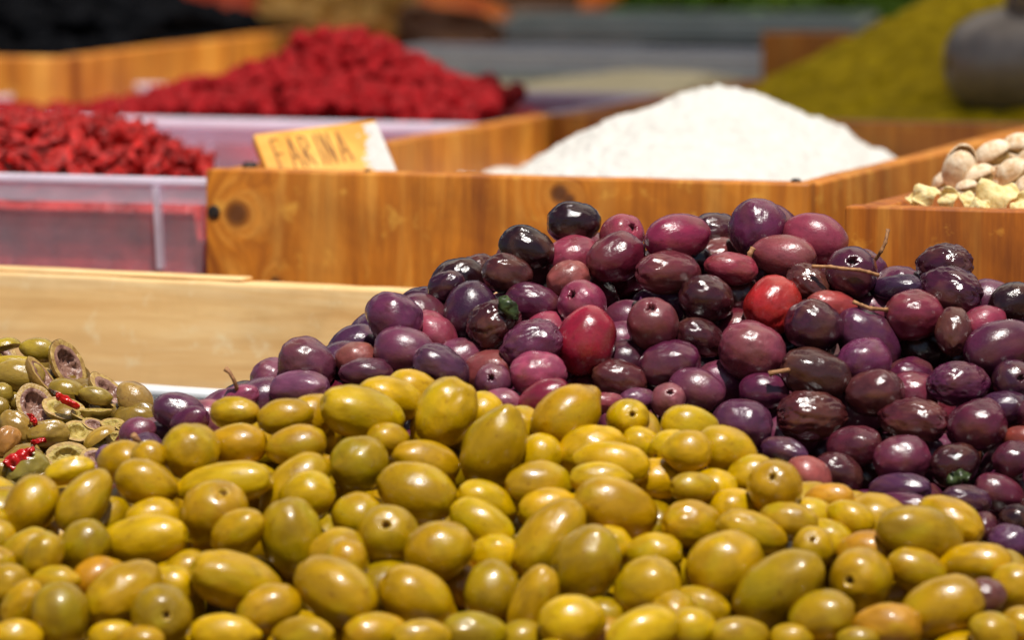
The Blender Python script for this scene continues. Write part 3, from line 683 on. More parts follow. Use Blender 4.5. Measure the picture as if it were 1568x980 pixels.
def Yp(py): return 2.03-(py-330)*.00025
def Yg(py): return 1.925-(py-600)*.00035
OL = []
def add_table(tbl, heap):
    ox, oy, s, rows = tbl
    for (cx, cy, a, b, ang, col, kind, ex) in rows:
        px, py, a2, b2 = ox+cx*s, oy+cy*s, a*s*1.05, b*s*1.05
        mb = 36 if heap == 'purple' else 34          # a half-hidden olive is as big as the others
        if ex.get('back') and b2 < mb: py += (mb-b2)*.85; a2 *= max(1, min(mb/b2, mb*1.2/a2)); b2 = mb
        Y = (Yp if heap == 'purple' else Yg)(py+b2*.4) + .008*ex.get('back', 0)
        c = P(px, py, Y); t = (c-CAM).dot(FWD); k = t/F
        if 'h' in ex:
            hx, hy = (ex['h'][0]-cx)/(a*1.05), -(ex['h'][1]-cy)/(b*1.05)
            rr = min(.92, math.hypot(hx, hy)); q = math.hypot(hx, hy) or 1
            hx, hy = hx/q*rr, hy/q*rr
            axis = RIGHT*hx+UP*hy-FWD*math.sqrt(1-rr*rr)
            sa = (a2+b2)/2*k*1.12; sb = (a2+b2)/2*k*.97
        else:
            tl = RAD(random.uniform(-24, 24)); an = RAD(ang)
            axis = (RIGHT*math.cos(an)+UP*math.sin(an))*math.cos(tl)-FWD*math.sin(tl)
            if random.random() < .5 and kind != 'tip': axis = -axis
            sa, sb = a2*k, b2*k
            if kind == 'tip': axis = -axis if ang in (40,) else (axis if axis.x < 0 else -axis)
        OL.append(dict(c=c, ax=axis.normalized(), sa=sa, sb=sb, col=col, kind=kind, ex=ex, heap=heap, px=px, py=py, table=True))
for t in (Z5, Z6, Z8, Z4, ZC_): add_table(t, 'purple')
for t in (GZ7, GZ9, GZ8): add_table(t, 'green')
n0 = len(OL); add_table(GZ8p, 'green')
for o_ in OL[n0:]: o_['stray'] = True

def relax(OL, iters=140, slack=.93):
    C = np.array([list(o['c']) for o in OL]); AX = np.array([list(o['ax']) for o in OL])
    SA = np.array([o['sa'] for o in OL]); SB = np.array([o['sb'] for o in OL])
    pyv = np.array([o['py']-120*o['ex'].get('back', 0) for o in OL])
    F_ = np.array(list(FWD))
    C0 = C.copy(); N = len(OL)
    for it in range(iters):
        D = C[None]-C[:, None]; dist = np.linalg.norm(D, axis=2)+1e-9; U = D/dist[..., None]
        dot = np.einsum('ijk,ik->ij', U, AX); ra = 1/np.sqrt(dot**2/SA[:, None]**2+(1-dot**2)/SB[:, None]**2)
        R = ra+ra.T; ov = R*slack-dist; np.fill_diagonal(ov, 0); ov[ov < 0] = 0
        if ov.max() < .0006: break
        # push mostly along the line of sight, the one lower in the picture nearer
        dep = D@F_; sg = np.sign(dep); sg[np.abs(dep) < .003] = 0
        tie = np.sign(pyv[:, None]-pyv[None])            # i lower in picture -> j should be farther
        sg = np.where(sg == 0, tie, sg)
        mv = np.zeros_like(C)
        mv -= (ov*sg).sum(1)[:, None]*F_*.26
        mv -= np.einsum('ij,ijk->ik', ov, U)*.10
        C += mv
        lat = (C0-C)-((C0-C)@F_)[:, None]*F_               # stay in place in the picture
        C += lat*.12
        C += (((C0-C)@F_)[:, None]*F_)*.004
    for o, c in zip(OL, C): o['c'] = Vector(c)
relax(OL)

# ---- fill the gaps and the unseen flanks with more olives
crestP = [(120, 700), (230, 640), (270, 615), (350, 600), (430, 545), (520, 515), (570, 470), (640, 450), (700, 405), (780, 372), (850, 335), (900, 335), (960, 350), (1030, 340), (1150, 325), (1270, 345), (1340, 405), (1420, 410), (1568, 445), (1760, 500)]
crestG = [(-150, 760), (0, 742), (100, 715), (200, 690), (300, 640), (400, 615), (520, 590), (650, 585), (800, 620), (900, 620), (1050, 640), (1150, 690), (1300, 765), (1400, 775), (1568, 850), (1760, 900)]
def crest(tbl, x):
    return float(np.interp(x, [q[0] for q in tbl], [q[1] for q in tbl]))
class Packer:
    def __init__(s):
        s.C = [list(o['c']) for o in OL]; s.A = [list(o['ax']) for o in OL]; s.S = [(o['sa'], o['sb']) for o in OL]
    def ok(s, c, ax, sa, sb, slack=.9):
        C = np.array(s.C); A = np.array(s.A); S = np.array(s.S)
        D = np.array(list(c))-C; d = np.linalg.norm(D, axis=1)+1e-9; m = d < .036
        if not m.any(): return True
        D = D[m]; d = d[m]; U = D/d[:, None]; A = A[m]; S = S[m]
        dt = (U*A).sum(1); r1 = 1/np.sqrt(dt**2/S[:, 0]**2+(1-dt**2)/S[:, 1]**2)
        dt = U@np.array(list(ax)); r2 = 1/np.sqrt(dt**2/sa**2+(1-dt**2)/sb**2)
        return bool((d > (r1+r2)*slack).all())
    def add(s, c, ax, sa, sb): s.C.append(list(c)); s.A.append(list(ax)); s.S.append((sa, sb))
pk = Packer()
def fill(heap, tries, cap, crest_tbl, Yf, xr, back, margin, drop=260):
    cnt = 0
    for _ in range(tries):
        if cnt >= cap: break
        px = random.uniform(*xr); cy = crest(crest_tbl, px)
        py = random.uniform(cy+margin, min(cy+drop, 1080))
        Y = Yf(py)+random.uniform(*back)
        c = P(px, py, Y)
        if c.z < ZC+.012: continue
        ax = Vector((random.gauss(0, 1), random.gauss(0, 1), random.gauss(0, .5))).normalized()
        if heap == 'purple': sb = random.uniform(.0095, .0112); sa = sb*random.uniform(1.1, 1.3)
        else: sb = random.uniform(.0096, .0108); sa = sb*random.uniform(1.2, 1.4)
        if not pk.ok(c, ax, sa, sb): continue
        pk.add(c, ax, sa, sb)
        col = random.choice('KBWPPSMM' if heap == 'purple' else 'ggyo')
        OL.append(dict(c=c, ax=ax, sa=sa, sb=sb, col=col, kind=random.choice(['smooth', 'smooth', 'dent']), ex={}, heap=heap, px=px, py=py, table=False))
        cnt += 1
    return cnt
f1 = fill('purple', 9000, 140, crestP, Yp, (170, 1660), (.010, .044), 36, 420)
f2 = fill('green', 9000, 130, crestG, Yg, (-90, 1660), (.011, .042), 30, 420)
print('fill', f1, f2, 'table', n0)

SHORT = {'smooth': 'smooth', 'dent': 'dented', 'wrinkle': 'wrinkled', 'hole': 'holed', 'tip': 'pointed', 'split': 'split'}
anchors = {'purple': [], 'green': []}
for o_ in OL:
    if 'A' in o_['ex']: anchors[o_['heap']].append(o_)
used = set(o_['ex']['L'] for o_ in OL if 'L' in o_['ex'])
DIRS = ['right of', 'to the upper right of', 'above', 'to the upper left of', 'left of', 'to the lower left of', 'below', 'to the lower right of']
def auto_label(o_):
    if not o_['table']:
        return None
    word = (WORD if o_['heap'] == 'purple' else GWORD)[o_['col']]
    size = o_['sa']
    base = '%s %s olive' % (SHORT[o_['kind']], word)
    if o_['ex'].get('back'): base = 'partly hidden '+base
    an = sorted(anchors[o_['heap']], key=lambda q: (q['px']-o_['px'])**2+(q['py']-o_['py'])**2)
    for pre in ('next ', 'second '):
        for q in an[:6]:
            if q is o_: continue
            a_ = math.degrees(math.atan2(-(o_['py']-q['py']), o_['px']-q['px'])) % 360
            d_ = math.hypot(o_['px']-q['px'], o_['py']-q['py'])
            how = 'touching, ' if d_ < 75 else ('close by, ' if d_ < 150 else '')
            t = '%s, %s%s %s' % (base, how, DIRS[int((a_+22.5)//45) % 8], q['ex']['A'])
            t = t.replace(', , ', ', ')
            if len(t.split()) <= 16 and t not in used: used.add(t); return t
        base = ('longer ' if o_['sa']/o_['sb'] > 1.25 else 'rounder ')+base
    return base+' in the %s heap' % o_['heap']
def place(o_, mesh, name):
    ob = bpy.data.objects.new(name, mesh); COL.objects.link(ob)
    x = o_['ax']; zref = (-FWD*.45+UP*.9).normalized()
    if not o_['table'] or o_['kind'] == 'smooth':
        zref = (zref+RIGHT*random.uniform(-1, 1)).normalized()
    y = zref.cross(x)
    if y.length < .05: y = RIGHT.cross(x)
    y.normalize(); z = x.cross(y).normalized()
    R = Matrix((x, y, z)).transposed().to_4x4()
    ob.matrix_world = Matrix.Translation(o_['c']) @ R @ Matrix.Diagonal((o_['sa'], o_['sb'], o_['sb']*random.uniform(.95, 1.04), 1))
    return ob
def jitter(c, j=.10):
    k = random.uniform(1-j, 1+j); return [max(0, v*k*random.uniform(1-j*.5, 1+j*.5)) for v in c]
for o_ in OL:
    purple = o_['heap'] == 'purple' or o_.get('stray')
    lib = PM if purple else GM
    kd = o_['kind']
    if kd == 'smooth' and random.random() < (.5 if purple else .3): kd = 'dent'
    ms = lib.get(kd, lib['smooth'])
    ob = place(o_, random.choice(ms), 'purple_olive' if purple else 'green_olive')
    base, gl = (PC if purple else GC)[o_['col']]
    base = o_['ex'].get('c', base)
    c = jitter([v*f_ for v, f_ in zip(lin(base), (.76, .62, .66) if purple else (.95, .93, .9))], .08)
    ob.color = (*c, gl+random.uniform(-.03, .05))
    if o_['table']:
        lab = o_['ex'].get('L') or auto_label(o_)
    else:
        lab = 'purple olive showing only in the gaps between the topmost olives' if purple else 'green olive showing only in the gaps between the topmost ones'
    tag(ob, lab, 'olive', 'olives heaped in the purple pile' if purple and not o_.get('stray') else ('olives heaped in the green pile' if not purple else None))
    o_['ob'] = ob

# solid inside of the two heaps
def core(name, tbl, Yf, xr, off, drop, mat, col, label, nback):
    vs = []; fs = []; nx = 70; rows = []
    c0 = P((xr[0]+xr[1])/2, 700, Yf(700)); c0.z = ZC
    ny = 14; nb = nback
    for i in range(nx+1):
        px = xr[0]+(xr[1]-xr[0])*i/nx; cy = crest(tbl, px)+drop
        colm = []
        for j in range(ny):
            py = cy+(1150-cy)*(1-j/(ny-1))**1.2
            q = P(px, py, Yf(py)+off); q.z = max(q.z, ZC+.002); colm.append(q)
        top = colm[-1]
        for j in range(1, nb+1):
            colm.append(Vector((top.x, top.y+.012*j, max(ZC+.002, top.z-.013*j))))
        for q in colm: vs.append(q-c0+noise.noise_vector(q*90)*.003)
    H = ny+nb
    for i in range(nx):
        for j in range(H-1): fs.append((i*H+j, (i+1)*H+j, (i+1)*H+j+1, i*H+j+1))
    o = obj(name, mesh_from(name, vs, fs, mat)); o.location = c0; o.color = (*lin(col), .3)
    tag(o, label, 'olives', kind='stuff'); return o
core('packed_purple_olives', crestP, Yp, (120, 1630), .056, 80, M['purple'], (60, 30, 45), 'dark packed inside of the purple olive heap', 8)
core('packed_green_olives', crestG, Yg, (-140, 1630), .056, 80, M['green'], (84, 64, 8), 'packed inside of the green olive heap', 5)  # core tone darkened so the gaps between green olives look shaded

# ------------------------------------------------------------------ white tray behind the cut olives
def tray(name, pts_left, pts_right, depth, zt, label):
    a, b = pts_left, pts_right
    ang = math.atan2(b.y-a.y, b.x-a.x); wd = (b-a).length
    e = empty(name, (a.x, a.y, ZC), ang); tag(e, label, 'tray'); h = zt-ZC
    board('back_wall', 0, wd, -.004, 0, .006, h-.004, M['whiteplastic'], e, bev=.001, seg=6, rough=.0001)
    board('rim', -.004, wd+.004, -.008, .004, h-.0038, h, M['whiteplastic'], e, bev=.0014, seg=10, rough=.0002)
    board('side_wall', 0, .004, -depth, -.0045, .006, h-.004, M['whiteplastic'], e, bev=.001, seg=4, rough=.0001)
    board('tray_floor', .0045, wd, -depth, -.0045, .002, .006, M['whiteplastic'], e, bev=.001, seg=4, rough=.0001)
    return e
ta = P(-70, 566, 2.15); tb = P(400, 604, 2.078)
zt = (ta.z+tb.z)/2
tray('white_tray', ta, tb, .10, zt, 'white enamel tray edge showing behind the cut olives')
# front tray edge just left, between the cut and the green olives
qa = P(-40, 775, 1.925); qb = P(44, 740, 1.945)
e = empty('white_tray', (qa.x, qa.y, ZC), math.atan2(qb.y-qa.y, qb.x-qa.x)); tag(e, 'white tray corner peeking out above the green olives at far left', 'tray')
hh = qa.z-ZC
board('side_wall', 0, .03, -.002, .002, .002, hh-.002, M['whiteplastic'], e, bev=.0008, seg=4, rough=.0001)
board('rim', -.002, .032, -.004, .004, hh-.0018, hh+.0012, M['whiteplastic'], e, bev=.001, seg=6, rough=.0001)

# ------------------------------------------------------------------ cut olives
def half_mesh(seed, pale=False, jag=.5):
    """half olive: outer skin below, cut face up (+Z) with a pit cavity; returns (skin, flesh)"""
    sv = Vector((seed*5.1, seed*2.3, seed)); nu = 40; vs = []; fs = []
    def rim(ph):
        k = 1+.05*noise.noise(Vector((math.cos(ph)*1.5, math.sin(ph)*1.5, seed)))
        return Vector((math.cos(ph)*k, math.sin(ph)*k, .07*noise.noise(Vector((math.cos(ph)*2, math.sin(ph)*2, seed+4)))))
    rings = 10
    for i in range(rings):
        t = math.pi/2*(1-i/rings)
        for j in range(nu):
            r = rim(2*math.pi*j/nu); q = Vector((r.x*math.sin(t), r.y*math.sin(t), r.z*math.sin(t)-math.cos(t)*.92))
            vs.append(q*(1+.03*noise.noise(q*2+sv)))
    vs.append(Vector((0, 0, -.92)))
    for i in range(rings-1):
        for j in range(nu): fs.append((i*nu+j, (i+1)*nu+j, (i+1)*nu+(j+1) % nu, i*nu+(j+1) % nu))
    for j in range(nu): fs.append(((rings-1)*nu+j, len(vs)-1, (rings-1)*nu+(j+1) % nu))
    skin = mesh_from('halved_olive', vs, fs, M['cut_skin'])
    vs = []; fs = []; R = [.995, .96, .88, .78, .68, .60, .54, .48, .40, .28, .14]
    for i, rr in enumerate(R):
        for j in range(nu):
            ph = 2*math.pi*j/nu; r = rim(ph)*1.0; q = Vector((r.x*rr, r.y*rr, r.z))
            edge = .56+.14*noise.noise(Vector((math.cos(ph)*3, math.sin(ph)*3, seed+9)))
            dpt = 0 if rr > edge else -.42*math.sqrt(max(0, 1-(rr/edge)**2))-.10
            q.z += dpt+.045*jag*noise.noise(q*4+sv)+(.012 if i in (1, 2) else 0)
            vs.append(q)
    vs.append(Vector((0, 0, -.52)))
    for i in range(len(R)-1):
        for j in range(nu): fs.append((i*nu+j, i*nu+(j+1) % nu, (i+1)*nu+(j+1) % nu, (i+1)*nu+j))
    for j in range(nu): fs.append(((len(R)-1)*nu+j, (len(R)-1)*nu+(j+1) % nu, len(vs)-1))
    fl = mesh_from('flesh', vs, fs, mats=[M['flesh_rim'], M['flesh_pale'] if pale else M['flesh_purple']], mi=[0 if (f_[0]//nu < 3) else 1 for f_ in fs])
    return skin, fl
HALF = {'p': [half_mesh(s) for s in range(3)], 'y': [half_mesh(5+s, True) for s in range(2)]}
CT = [  # cx, cy, a, b, angle, kind, facing (right, up, to camera), colour, label
 (30,125,88,58,-20,'y',(.2,-.8,.2),(176,150,30),'yellow-green cut olive at the upper left corner of the cut heap'),
 (225,135,98,62,-10,'smooth',None,(176,148,46),'whole green olive behind the big purple-fleshed half'),
 (395,218,140,92,-57,'p',(.62,.25,.75),(164,132,52),'biggest halved olive showing purple flesh on top of the cut heap'),
 (95,218,135,46,-6,'smooth',None,(186,156,34),'narrow yellow olive under the top left cut piece'),
 (118,288,136,88,-6,'smooth',None,(178,146,58),'large smooth tan-green olive lying flat at far left'),
 (255,290,134,58,-57,'p',(.7,.55,.25),(170,130,60),'narrow olive half seen edge-on right of the smooth one'),
 (385,368,100,58,-25,'y',(-.2,-.9,-.2),(160,132,42),'rounded olive shell left of the centre gap above the red strip'),
 (205,455,124,98,-68,'p',(.25,.3,.9),(168,132,64),'halved olive with a dark hollow and red crumbs'),
 (370,470,122,62,-30,'y',(.1,.75,.6),(180,160,70),'pale fleshy olive half below the red pepper strip'),
 (560,400,88,50,-15,'smooth',None,(160,134,52),'small green olive piece left of the leaning purple half'),
 (545,482,88,66,5,'y',(0,.9,.1),(158,130,46),'cup-shaped olive half in the middle right of the cut heap'),
 (640,388,144,72,-52,'p',(.55,.6,.45),(158,124,58),'halved olive leaning on the smooth tan olive'),
 (780,428,110,90,-50,'smooth',None,(168,132,66),'smooth tan olive at the right end of the cut heap'),
 (10,392,62,60,20,'smooth',None,(160,132,44),'olive cut off by the left edge, higher one'),
 (-10,472,62,60,20,'smooth',None,(158,128,40),'olive cut off by the left edge, lower one'),
 (98,590,108,80,-50,'split',None,(172,136,58),'cracked tan olive left of the red-stained half'),
 (275,622,118,72,5,'split',None,(164,132,54),'cracked olive lying flat below the hollow half'),
 (448,602,78,74,40,'y',(.2,.7,.7),(172,150,60),'short pale olive half right of the cracked one'),
 (580,655,100,58,0,'y',(.5,-.7,-.1),(186,146,50),'dome-shaped golden olive half near the purple olives'),
 (650,556,66,40,-5,'y',(0,.8,.5),(176,150,74),'small pale olive ring above the golden dome'),
 (706,582,40,34,0,'y',(.3,.7,.5),(196,176,110),'tiny pale olive scrap beside the pink olive'),
 (545,565,66,42,-20,'p',(.2,.7,.6),(140,100,64),'brownish purple scrap of olive flesh in the centre'),
 (36,668,90,70,60,'split',None,(184,128,62),'orange-tan cracked olive at the left edge'),
 (385,748,118,80,8,'y',(.05,.45,.88),(186,174,92),'pale olive half with an oval pit hollow facing out'),
 (158,832,124,94,22,'split',None,(150,132,52),'green olive with crossed cracks in the lower left'),
 (562,758,90,52,-20,'p',(.1,.6,.7),(170,134,70),'brown-faced olive half beside the lilac olive'),
 (5,825,56,56,0,'smooth',None,(160,130,40),'olive at the left edge above the white tray corner'),
 (20,950,80,60,10,'smooth',None,(120,104,40),'dark olive-green olive by the white tray corner'),
 (470,510,60,46,30,'y',(.4,.7,.3),(160,134,56),'small olive shell behind the pale half'),
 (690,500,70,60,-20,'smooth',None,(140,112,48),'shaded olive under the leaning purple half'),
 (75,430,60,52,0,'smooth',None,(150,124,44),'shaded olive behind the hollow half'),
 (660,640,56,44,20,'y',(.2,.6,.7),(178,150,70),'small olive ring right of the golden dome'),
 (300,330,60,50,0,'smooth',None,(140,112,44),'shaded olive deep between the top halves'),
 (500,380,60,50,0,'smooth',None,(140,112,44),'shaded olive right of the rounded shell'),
]
COLs = []
for (cx, cy, a, b, ang, kind, face, col, lab) in CT:
    s = .2653; px, py = cx*s, 500+cy*s; Y = 2.035-(py-540)*.00036
    if kind == 'smooth' and 'shaded' in lab: Y += .012
    c = P(px, py, Y); k = (c-CAM).dot(FWD)/F; an = RAD(ang)
    ax = RIGHT*math.cos(an)+UP*math.sin(an)
    COLs.append(dict(c=c, ax=ax.normalized(), sa=a*s*k*1.12, sb=b*s*k*1.12, kind=kind, face=face, col=col, lab=lab, px=px, py=py, ex={}, table=True))
relax(COLs, 60, .72)
for d in COLs:
    if d['kind'] in ('smooth', 'split'):
        ob = place(d, random.choice(CM[d['kind']]), 'cut_olive')
    else:
        sk, fl = random.choice(HALF[d['kind']])
        ob = bpy.data.objects.new('halved_olive', sk); COL.objects.link(ob)
        f = d['face']; z = (RIGHT*f[0]+UP*f[1]-FWD*f[2]).normalized()
        x = (d['ax']-z*d['ax'].dot(z)).normalized(); y = z.cross(x)
        R = Matrix((x, y, z)).transposed().to_4x4()
        # a half keeps its full length, its width is a real olive's width
        ob.matrix_world = Matrix.Translation(d['c']) @ R @ Matrix.Diagonal((d['sa'], max(d['sb'], d['sa']*.68), max(d['sb'], d['sa']*.66), 1))
        fo = bpy.data.objects.new('flesh', fl); link(fo, ob); fo['label'] = 'cut face of the olive with a hollow pit cavity'
    ob.color = (*[v*.86 for v in lin(d['col'])], .2); tag(ob, d['lab'], 'olive', 'cut and cracked olives with red pepper')
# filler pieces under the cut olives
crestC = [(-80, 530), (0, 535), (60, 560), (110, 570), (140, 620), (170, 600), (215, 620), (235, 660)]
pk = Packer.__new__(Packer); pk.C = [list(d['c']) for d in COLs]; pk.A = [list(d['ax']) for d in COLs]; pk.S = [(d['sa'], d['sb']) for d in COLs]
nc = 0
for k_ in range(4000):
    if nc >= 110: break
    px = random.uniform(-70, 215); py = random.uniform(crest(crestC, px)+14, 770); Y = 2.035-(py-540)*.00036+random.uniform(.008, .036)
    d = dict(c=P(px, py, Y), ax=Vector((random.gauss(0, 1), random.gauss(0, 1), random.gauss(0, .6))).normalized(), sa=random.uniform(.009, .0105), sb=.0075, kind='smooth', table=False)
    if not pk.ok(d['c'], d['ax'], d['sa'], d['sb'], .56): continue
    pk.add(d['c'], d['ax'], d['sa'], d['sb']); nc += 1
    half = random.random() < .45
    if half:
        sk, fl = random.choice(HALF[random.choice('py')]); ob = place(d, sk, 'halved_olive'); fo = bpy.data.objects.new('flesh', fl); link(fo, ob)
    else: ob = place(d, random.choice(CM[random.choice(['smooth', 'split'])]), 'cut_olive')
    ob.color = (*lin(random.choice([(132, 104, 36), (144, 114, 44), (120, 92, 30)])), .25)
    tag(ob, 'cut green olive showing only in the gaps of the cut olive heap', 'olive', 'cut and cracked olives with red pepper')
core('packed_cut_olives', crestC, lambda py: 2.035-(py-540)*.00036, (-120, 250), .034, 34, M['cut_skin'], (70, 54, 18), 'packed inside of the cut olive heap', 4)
# red pepper pieces
def pepper(cx, cy, a, b, ang, lab, curl):
    s = .2653; px, py = cx*s, 500+cy*s; Y = 2.035-(py-540)*.00036-.010
    c = P(px, py, Y); k = (c-CAM).dot(FWD)/F
    vs = []; fs = []; nu, nv = 18, 10
    for i in range(nu+1):
        for j in range(nv+1):
            u, v = i/nu*2-1, j/nv*2-1
            rr = (1-abs(u)**3)**.5*(1+.35*noise.noise(Vector((u*2, 0, cx*.1)))) if abs(u) < 1 else 0
            q = Vector((u*a, v*b*rr*(.85+.15*noise.noise(Vector((u*3, v, cx)))), curl*b*(1-v*v)+.55*b*noise.noise(Vector((u*2.5, v*2, cx)))))
            vs.append(q*s*k)
    W = nv+1
    for i in range(nu):
        for j in range(nv): fs.append((i*W+j, (i+1)*W+j, (i+1)*W+j+1, i*W+j+1))
    o = obj('red_pepper_piece', mesh_from('red_pepper_piece', vs, fs, M['pepper']))
    md = o.modifiers.new('thickness', 'SOLIDIFY'); md.thickness = .0016
    an = RAD(ang); x = RIGHT*math.cos(an)+UP*math.sin(an); z = (-FWD*.8+UP*.6); z = (z-x*z.dot(x)).normalized(); y = z.cross(x)
    o.matrix_world = Matrix.Translation(c) @ Matrix((x, y, z)).transposed().to_4x4()
    tag(o, lab, 'red pepper', 'red pepper pieces among the cut olives')
pepper(390, 432, 80, 30, -30, 'smooth red pepper strip in the middle of the cut olives', .9)
pepper(105, 760, 92, 58, 25, 'crinkled red pepper piece at lower left', .5)
pepper(190, 535, 30, 22, -60, 'small red pepper crumb inside the hollow olive half', .6)
pepper(225, 660, 44, 18, 10, 'thin red pepper shred under the cracked olive', .6)

# ------------------------------------------------------------------ twigs, stems, leaf scraps
def px_path(ox, oy, s, pts, Y): return [P(ox+x*s, oy+y*s, Y+dy) for (x, y, dy) in pts]
def near(px, py, heap='purple'):
    return min((o for o in OL if o['table'] and o['heap'] == heap), key=lambda o: (o['px']-px)**2+(o['py']-py)**2)
def twig(name, tile, pts, Y, r, lab):
    ps = px_path(*tile, pts, Y); c0 = ps[0].copy()
    fine = []; rr = []
    for i in range(len(ps)-1):
        for k in range(5):
            t = k/5; fine.append(ps[i].lerp(ps[i+1], t)); rr.append(r*(1.25 if k == 0 else .95+.15*random.random()))
    fine.append(ps[-1]); rr.append(r*1.35)
    o = tube(name, [q-c0 for q in fine], rr, M['stem']); o.location = c0
    tag(o, lab, 'twig'); return o
T6 = (1040, 290, .3367)
yt = min(near(1040+778*.3367, 290+385*.3367)['c'].y, near(1040+700*.3367, 290+400*.3367)['c'].y)-.0125
twig('twig', T6, [(605, 350, .004), (690, 352, .001), (745, 360, 0), (820, 366, 0), (862, 376, .001), (905, 390, .004)], yt, .0006, 'long thin twig lying across the maroon olive')
twig('twig', T6, [(875, 345, .004), (900, 308, .002), (918, 282, 0), (938, 240, 0), (950, 182, .002)], yt+.016, .00062, 'thin twig sticking up from the purple heap')
y2 = near(1040+1064*.3367, 290+572*.3367)['c'].y-.008
twig('twig', T6, [(795, 512, .004), (830, 528, .001), (870, 541, 0), (945, 548, .004)], y2, .0007, 'short twig left of the smooth maroon olive')
y3 = near(1040+475*.3367, 290+305*.3367)['c'].y
twig('twig', T6, [(330, 345, .0), (318, 318, -.001), (322, 292, -.001), (336, 268, 0)], y3-.004, .0009, 'curved stem scrap left of the greenish-ended olive')
def stem(ol, tile, pts, dy, r):
    ps = px_path(*tile, pts, ol['c'].y+dy); ob = ol['ob']
    inv = ob.matrix_world.inverted()
    o = tube('stem', ps, [r*1.3]+[r]*(len(ps)-2)+[r*1.5], M['stem'])
    o.parent = ob; o.matrix_parent_inverse = inv; return o
stem(near(1040+620*.3367, 290+840*.3367), T6, [(520, 820, .0), (480, 824, -.004), (440, 831, -.005), (408, 840, -.005)], -.004, .0008)
stem(near(1100*.3368, 330+822*.3368), (0, 330, .3368), [(1080, 800, 0), (1074, 775, -.002), (1062, 745, -.002), (1045, 715, -.002), (1026, 697, -.001)], -.002, .0007)
stem(near(812*.2653, 500+718*.2653), (0, 500, .2653), [(822, 690, 0), (800, 665, -.004), (768, 628, -.006)], -.008, .0009)
def leaf(px, py, Y, r, lab, seed):
    vs = []; fs = []
    for i in range(9):
        for j in range(5):
            u, v = i/8*2-1, j/4*2-1; wv = (1-u*u)**.35*(1+.6*noise.noise(Vector((u*3, v*3, seed+5))))
            vs.append(Vector((u*r, v*r*.55*wv, (.9*noise.noise(Vector((u*2.2, v*2.2, seed)))+.35*noise.noise(Vector((u*6, v*6, seed)))-.45*u*u-.3*v*v)*r)))
    for i in range(8):
        for j in range(4): fs.append((i*5+j, (i+1)*5+j, (i+1)*5+j+1, i*5+j+1))
    o = obj('leaf_scrap', mesh_from('leaf_scrap', vs, fs, M['leaf'])); o.modifiers.new('t', 'SOLIDIFY').thickness = .0003
    an = RAD(-50 if seed < 2 else 20); x = RIGHT*math.cos(an)+UP*math.sin(an); z = (-FWD+UP*.4); z = (z-x*z.dot(x)).normalized(); y = z.cross(x)
    o.matrix_world = Matrix.Translation(P(px, py, Y)) @ Matrix((x, y, z)).transposed().to_4x4()
    tag(o, lab, 'leaf')
q = near(520+700*.3368, 290+615*.3368); leaf(520+775*.3368, 290+535*.3368, q['c'].y-.0098, .0052, 'wet green leaf scrap stuck on a dark shrivelled olive', 1)
q = near(1040+1088*.3877, 600+288*.3877); leaf(1040+1100*.3877, 600+335*.3877, q['c'].y-.0105, .0045, 'small leaf fleck on the near-black olive low at right', 3)

# ------------------------------------------------------------------ FARINA sign
k = 2.312/F
U = (RIGHT*188-UP*(-25)+FWD*55); V = (RIGHT*30-UP*70-FWD*70)      # picture-plane pixels, plus depth; U is orthogonal to V
V = (V-U*(V.dot(U)/U.dot(U)))
U *= k; V *= k; V *= 1.35
o0 = P(387, 205, 2.334)
su, sv_ = U.length, V.length
xx = U.normalized(); yy = -V.normalized(); zz = xx.cross(yy)
sg = empty('price_sign'); sg.matrix_world = Matrix.Translation(o0+V) @ Matrix((xx, yy, zz)).transposed().to_4x4()
tag(sg, 'small wooden sign hand-lettered FARINA leaning in the flour crate', 'sign')
bd = board('plaque', 0, su, 0, sv_, -.005, 0, M['signwood'], sg, bev=.0007, seg=8, rough=.0002, seed=51)
# flour dust caked on its right end
vs = []; fs = []; nd = 40
keep = {}
for i in range(nd+1):
    for j in range(nd+1):
        u, v = .60+.395*i/nd, .01+.92*j/nd
        th_ = u-.80-.16*max(0, v-.35)+.07*noise.noise(Vector((u*14, v*9, 7)))+.05*noise.noise(Vector((u*40, v*26, 3)))
        vs.append((su*u, sv_*v, min(.0007, max(-.0004, th_*.012))))
for i in range(nd):
    for j in range(nd): fs.append((i*(nd+1)+j, (i+1)*(nd+1)+j, (i+1)*(nd+1)+j+1, i*(nd+1)+j+1))
obj('flour_dust', mesh_from('flour_dust', vs, fs, M['flour']), sg)
LET = {'F': [((0, 0), (0, 1)), ((0, 1), (.7, .98)), ((0, .52), (.6, .5))],
       'A': [((0, 0), (.35, 1)), ((.35, 1), (.8, 0)), ((.15, .36), (.62, .34))],
       'R': [((0, 0), (0, 1)), ((0, 1), (.5, .95)), ((.5, .95), (.55, .62)), ((.55, .62), (0, .5)), ((.15, .5), (.65, 0))],
       'I': [((.2, 0), (.2, 1))],
       'N': [((0, 0), (0, 1)), ((0, 1), (.6, 0)), ((.6, 0), (.6, 1))]}
x = .115
lh = sv_*.50; ly = sv_*.37; lw = .093
for ch in 'FARINA':
    vs = []; fs = []
    for (p0, p1) in LET[ch]:
        a = Vector((su*(x+lw*p0[0]), ly+lh*p0[1], 0)); b = Vector((su*(x+lw*p1[0]), ly+lh*p1[1], 0))
        d = (b-a).normalized(); nrm = Vector((-d.y, d.x, 0))*.00046; n_ = len(vs)
        for zz_ in (-.0002, .00035):
            for q in (a-nrm-d*.0002, a+nrm*.8-d*.0002, b+nrm*1.1, b-nrm*.7): vs.append((q.x, q.y, zz_))
        fs += [(n_+4, n_+7, n_+6, n_+5)]+[(n_+i, n_+(i+1) % 4, n_+4+(i+1) % 4, n_+4+i) for i in range(4)]
    obj('letter', mesh_from('letter', vs, fs, M['ink'], False), sg)
    x += .062 if ch == 'I' else .112

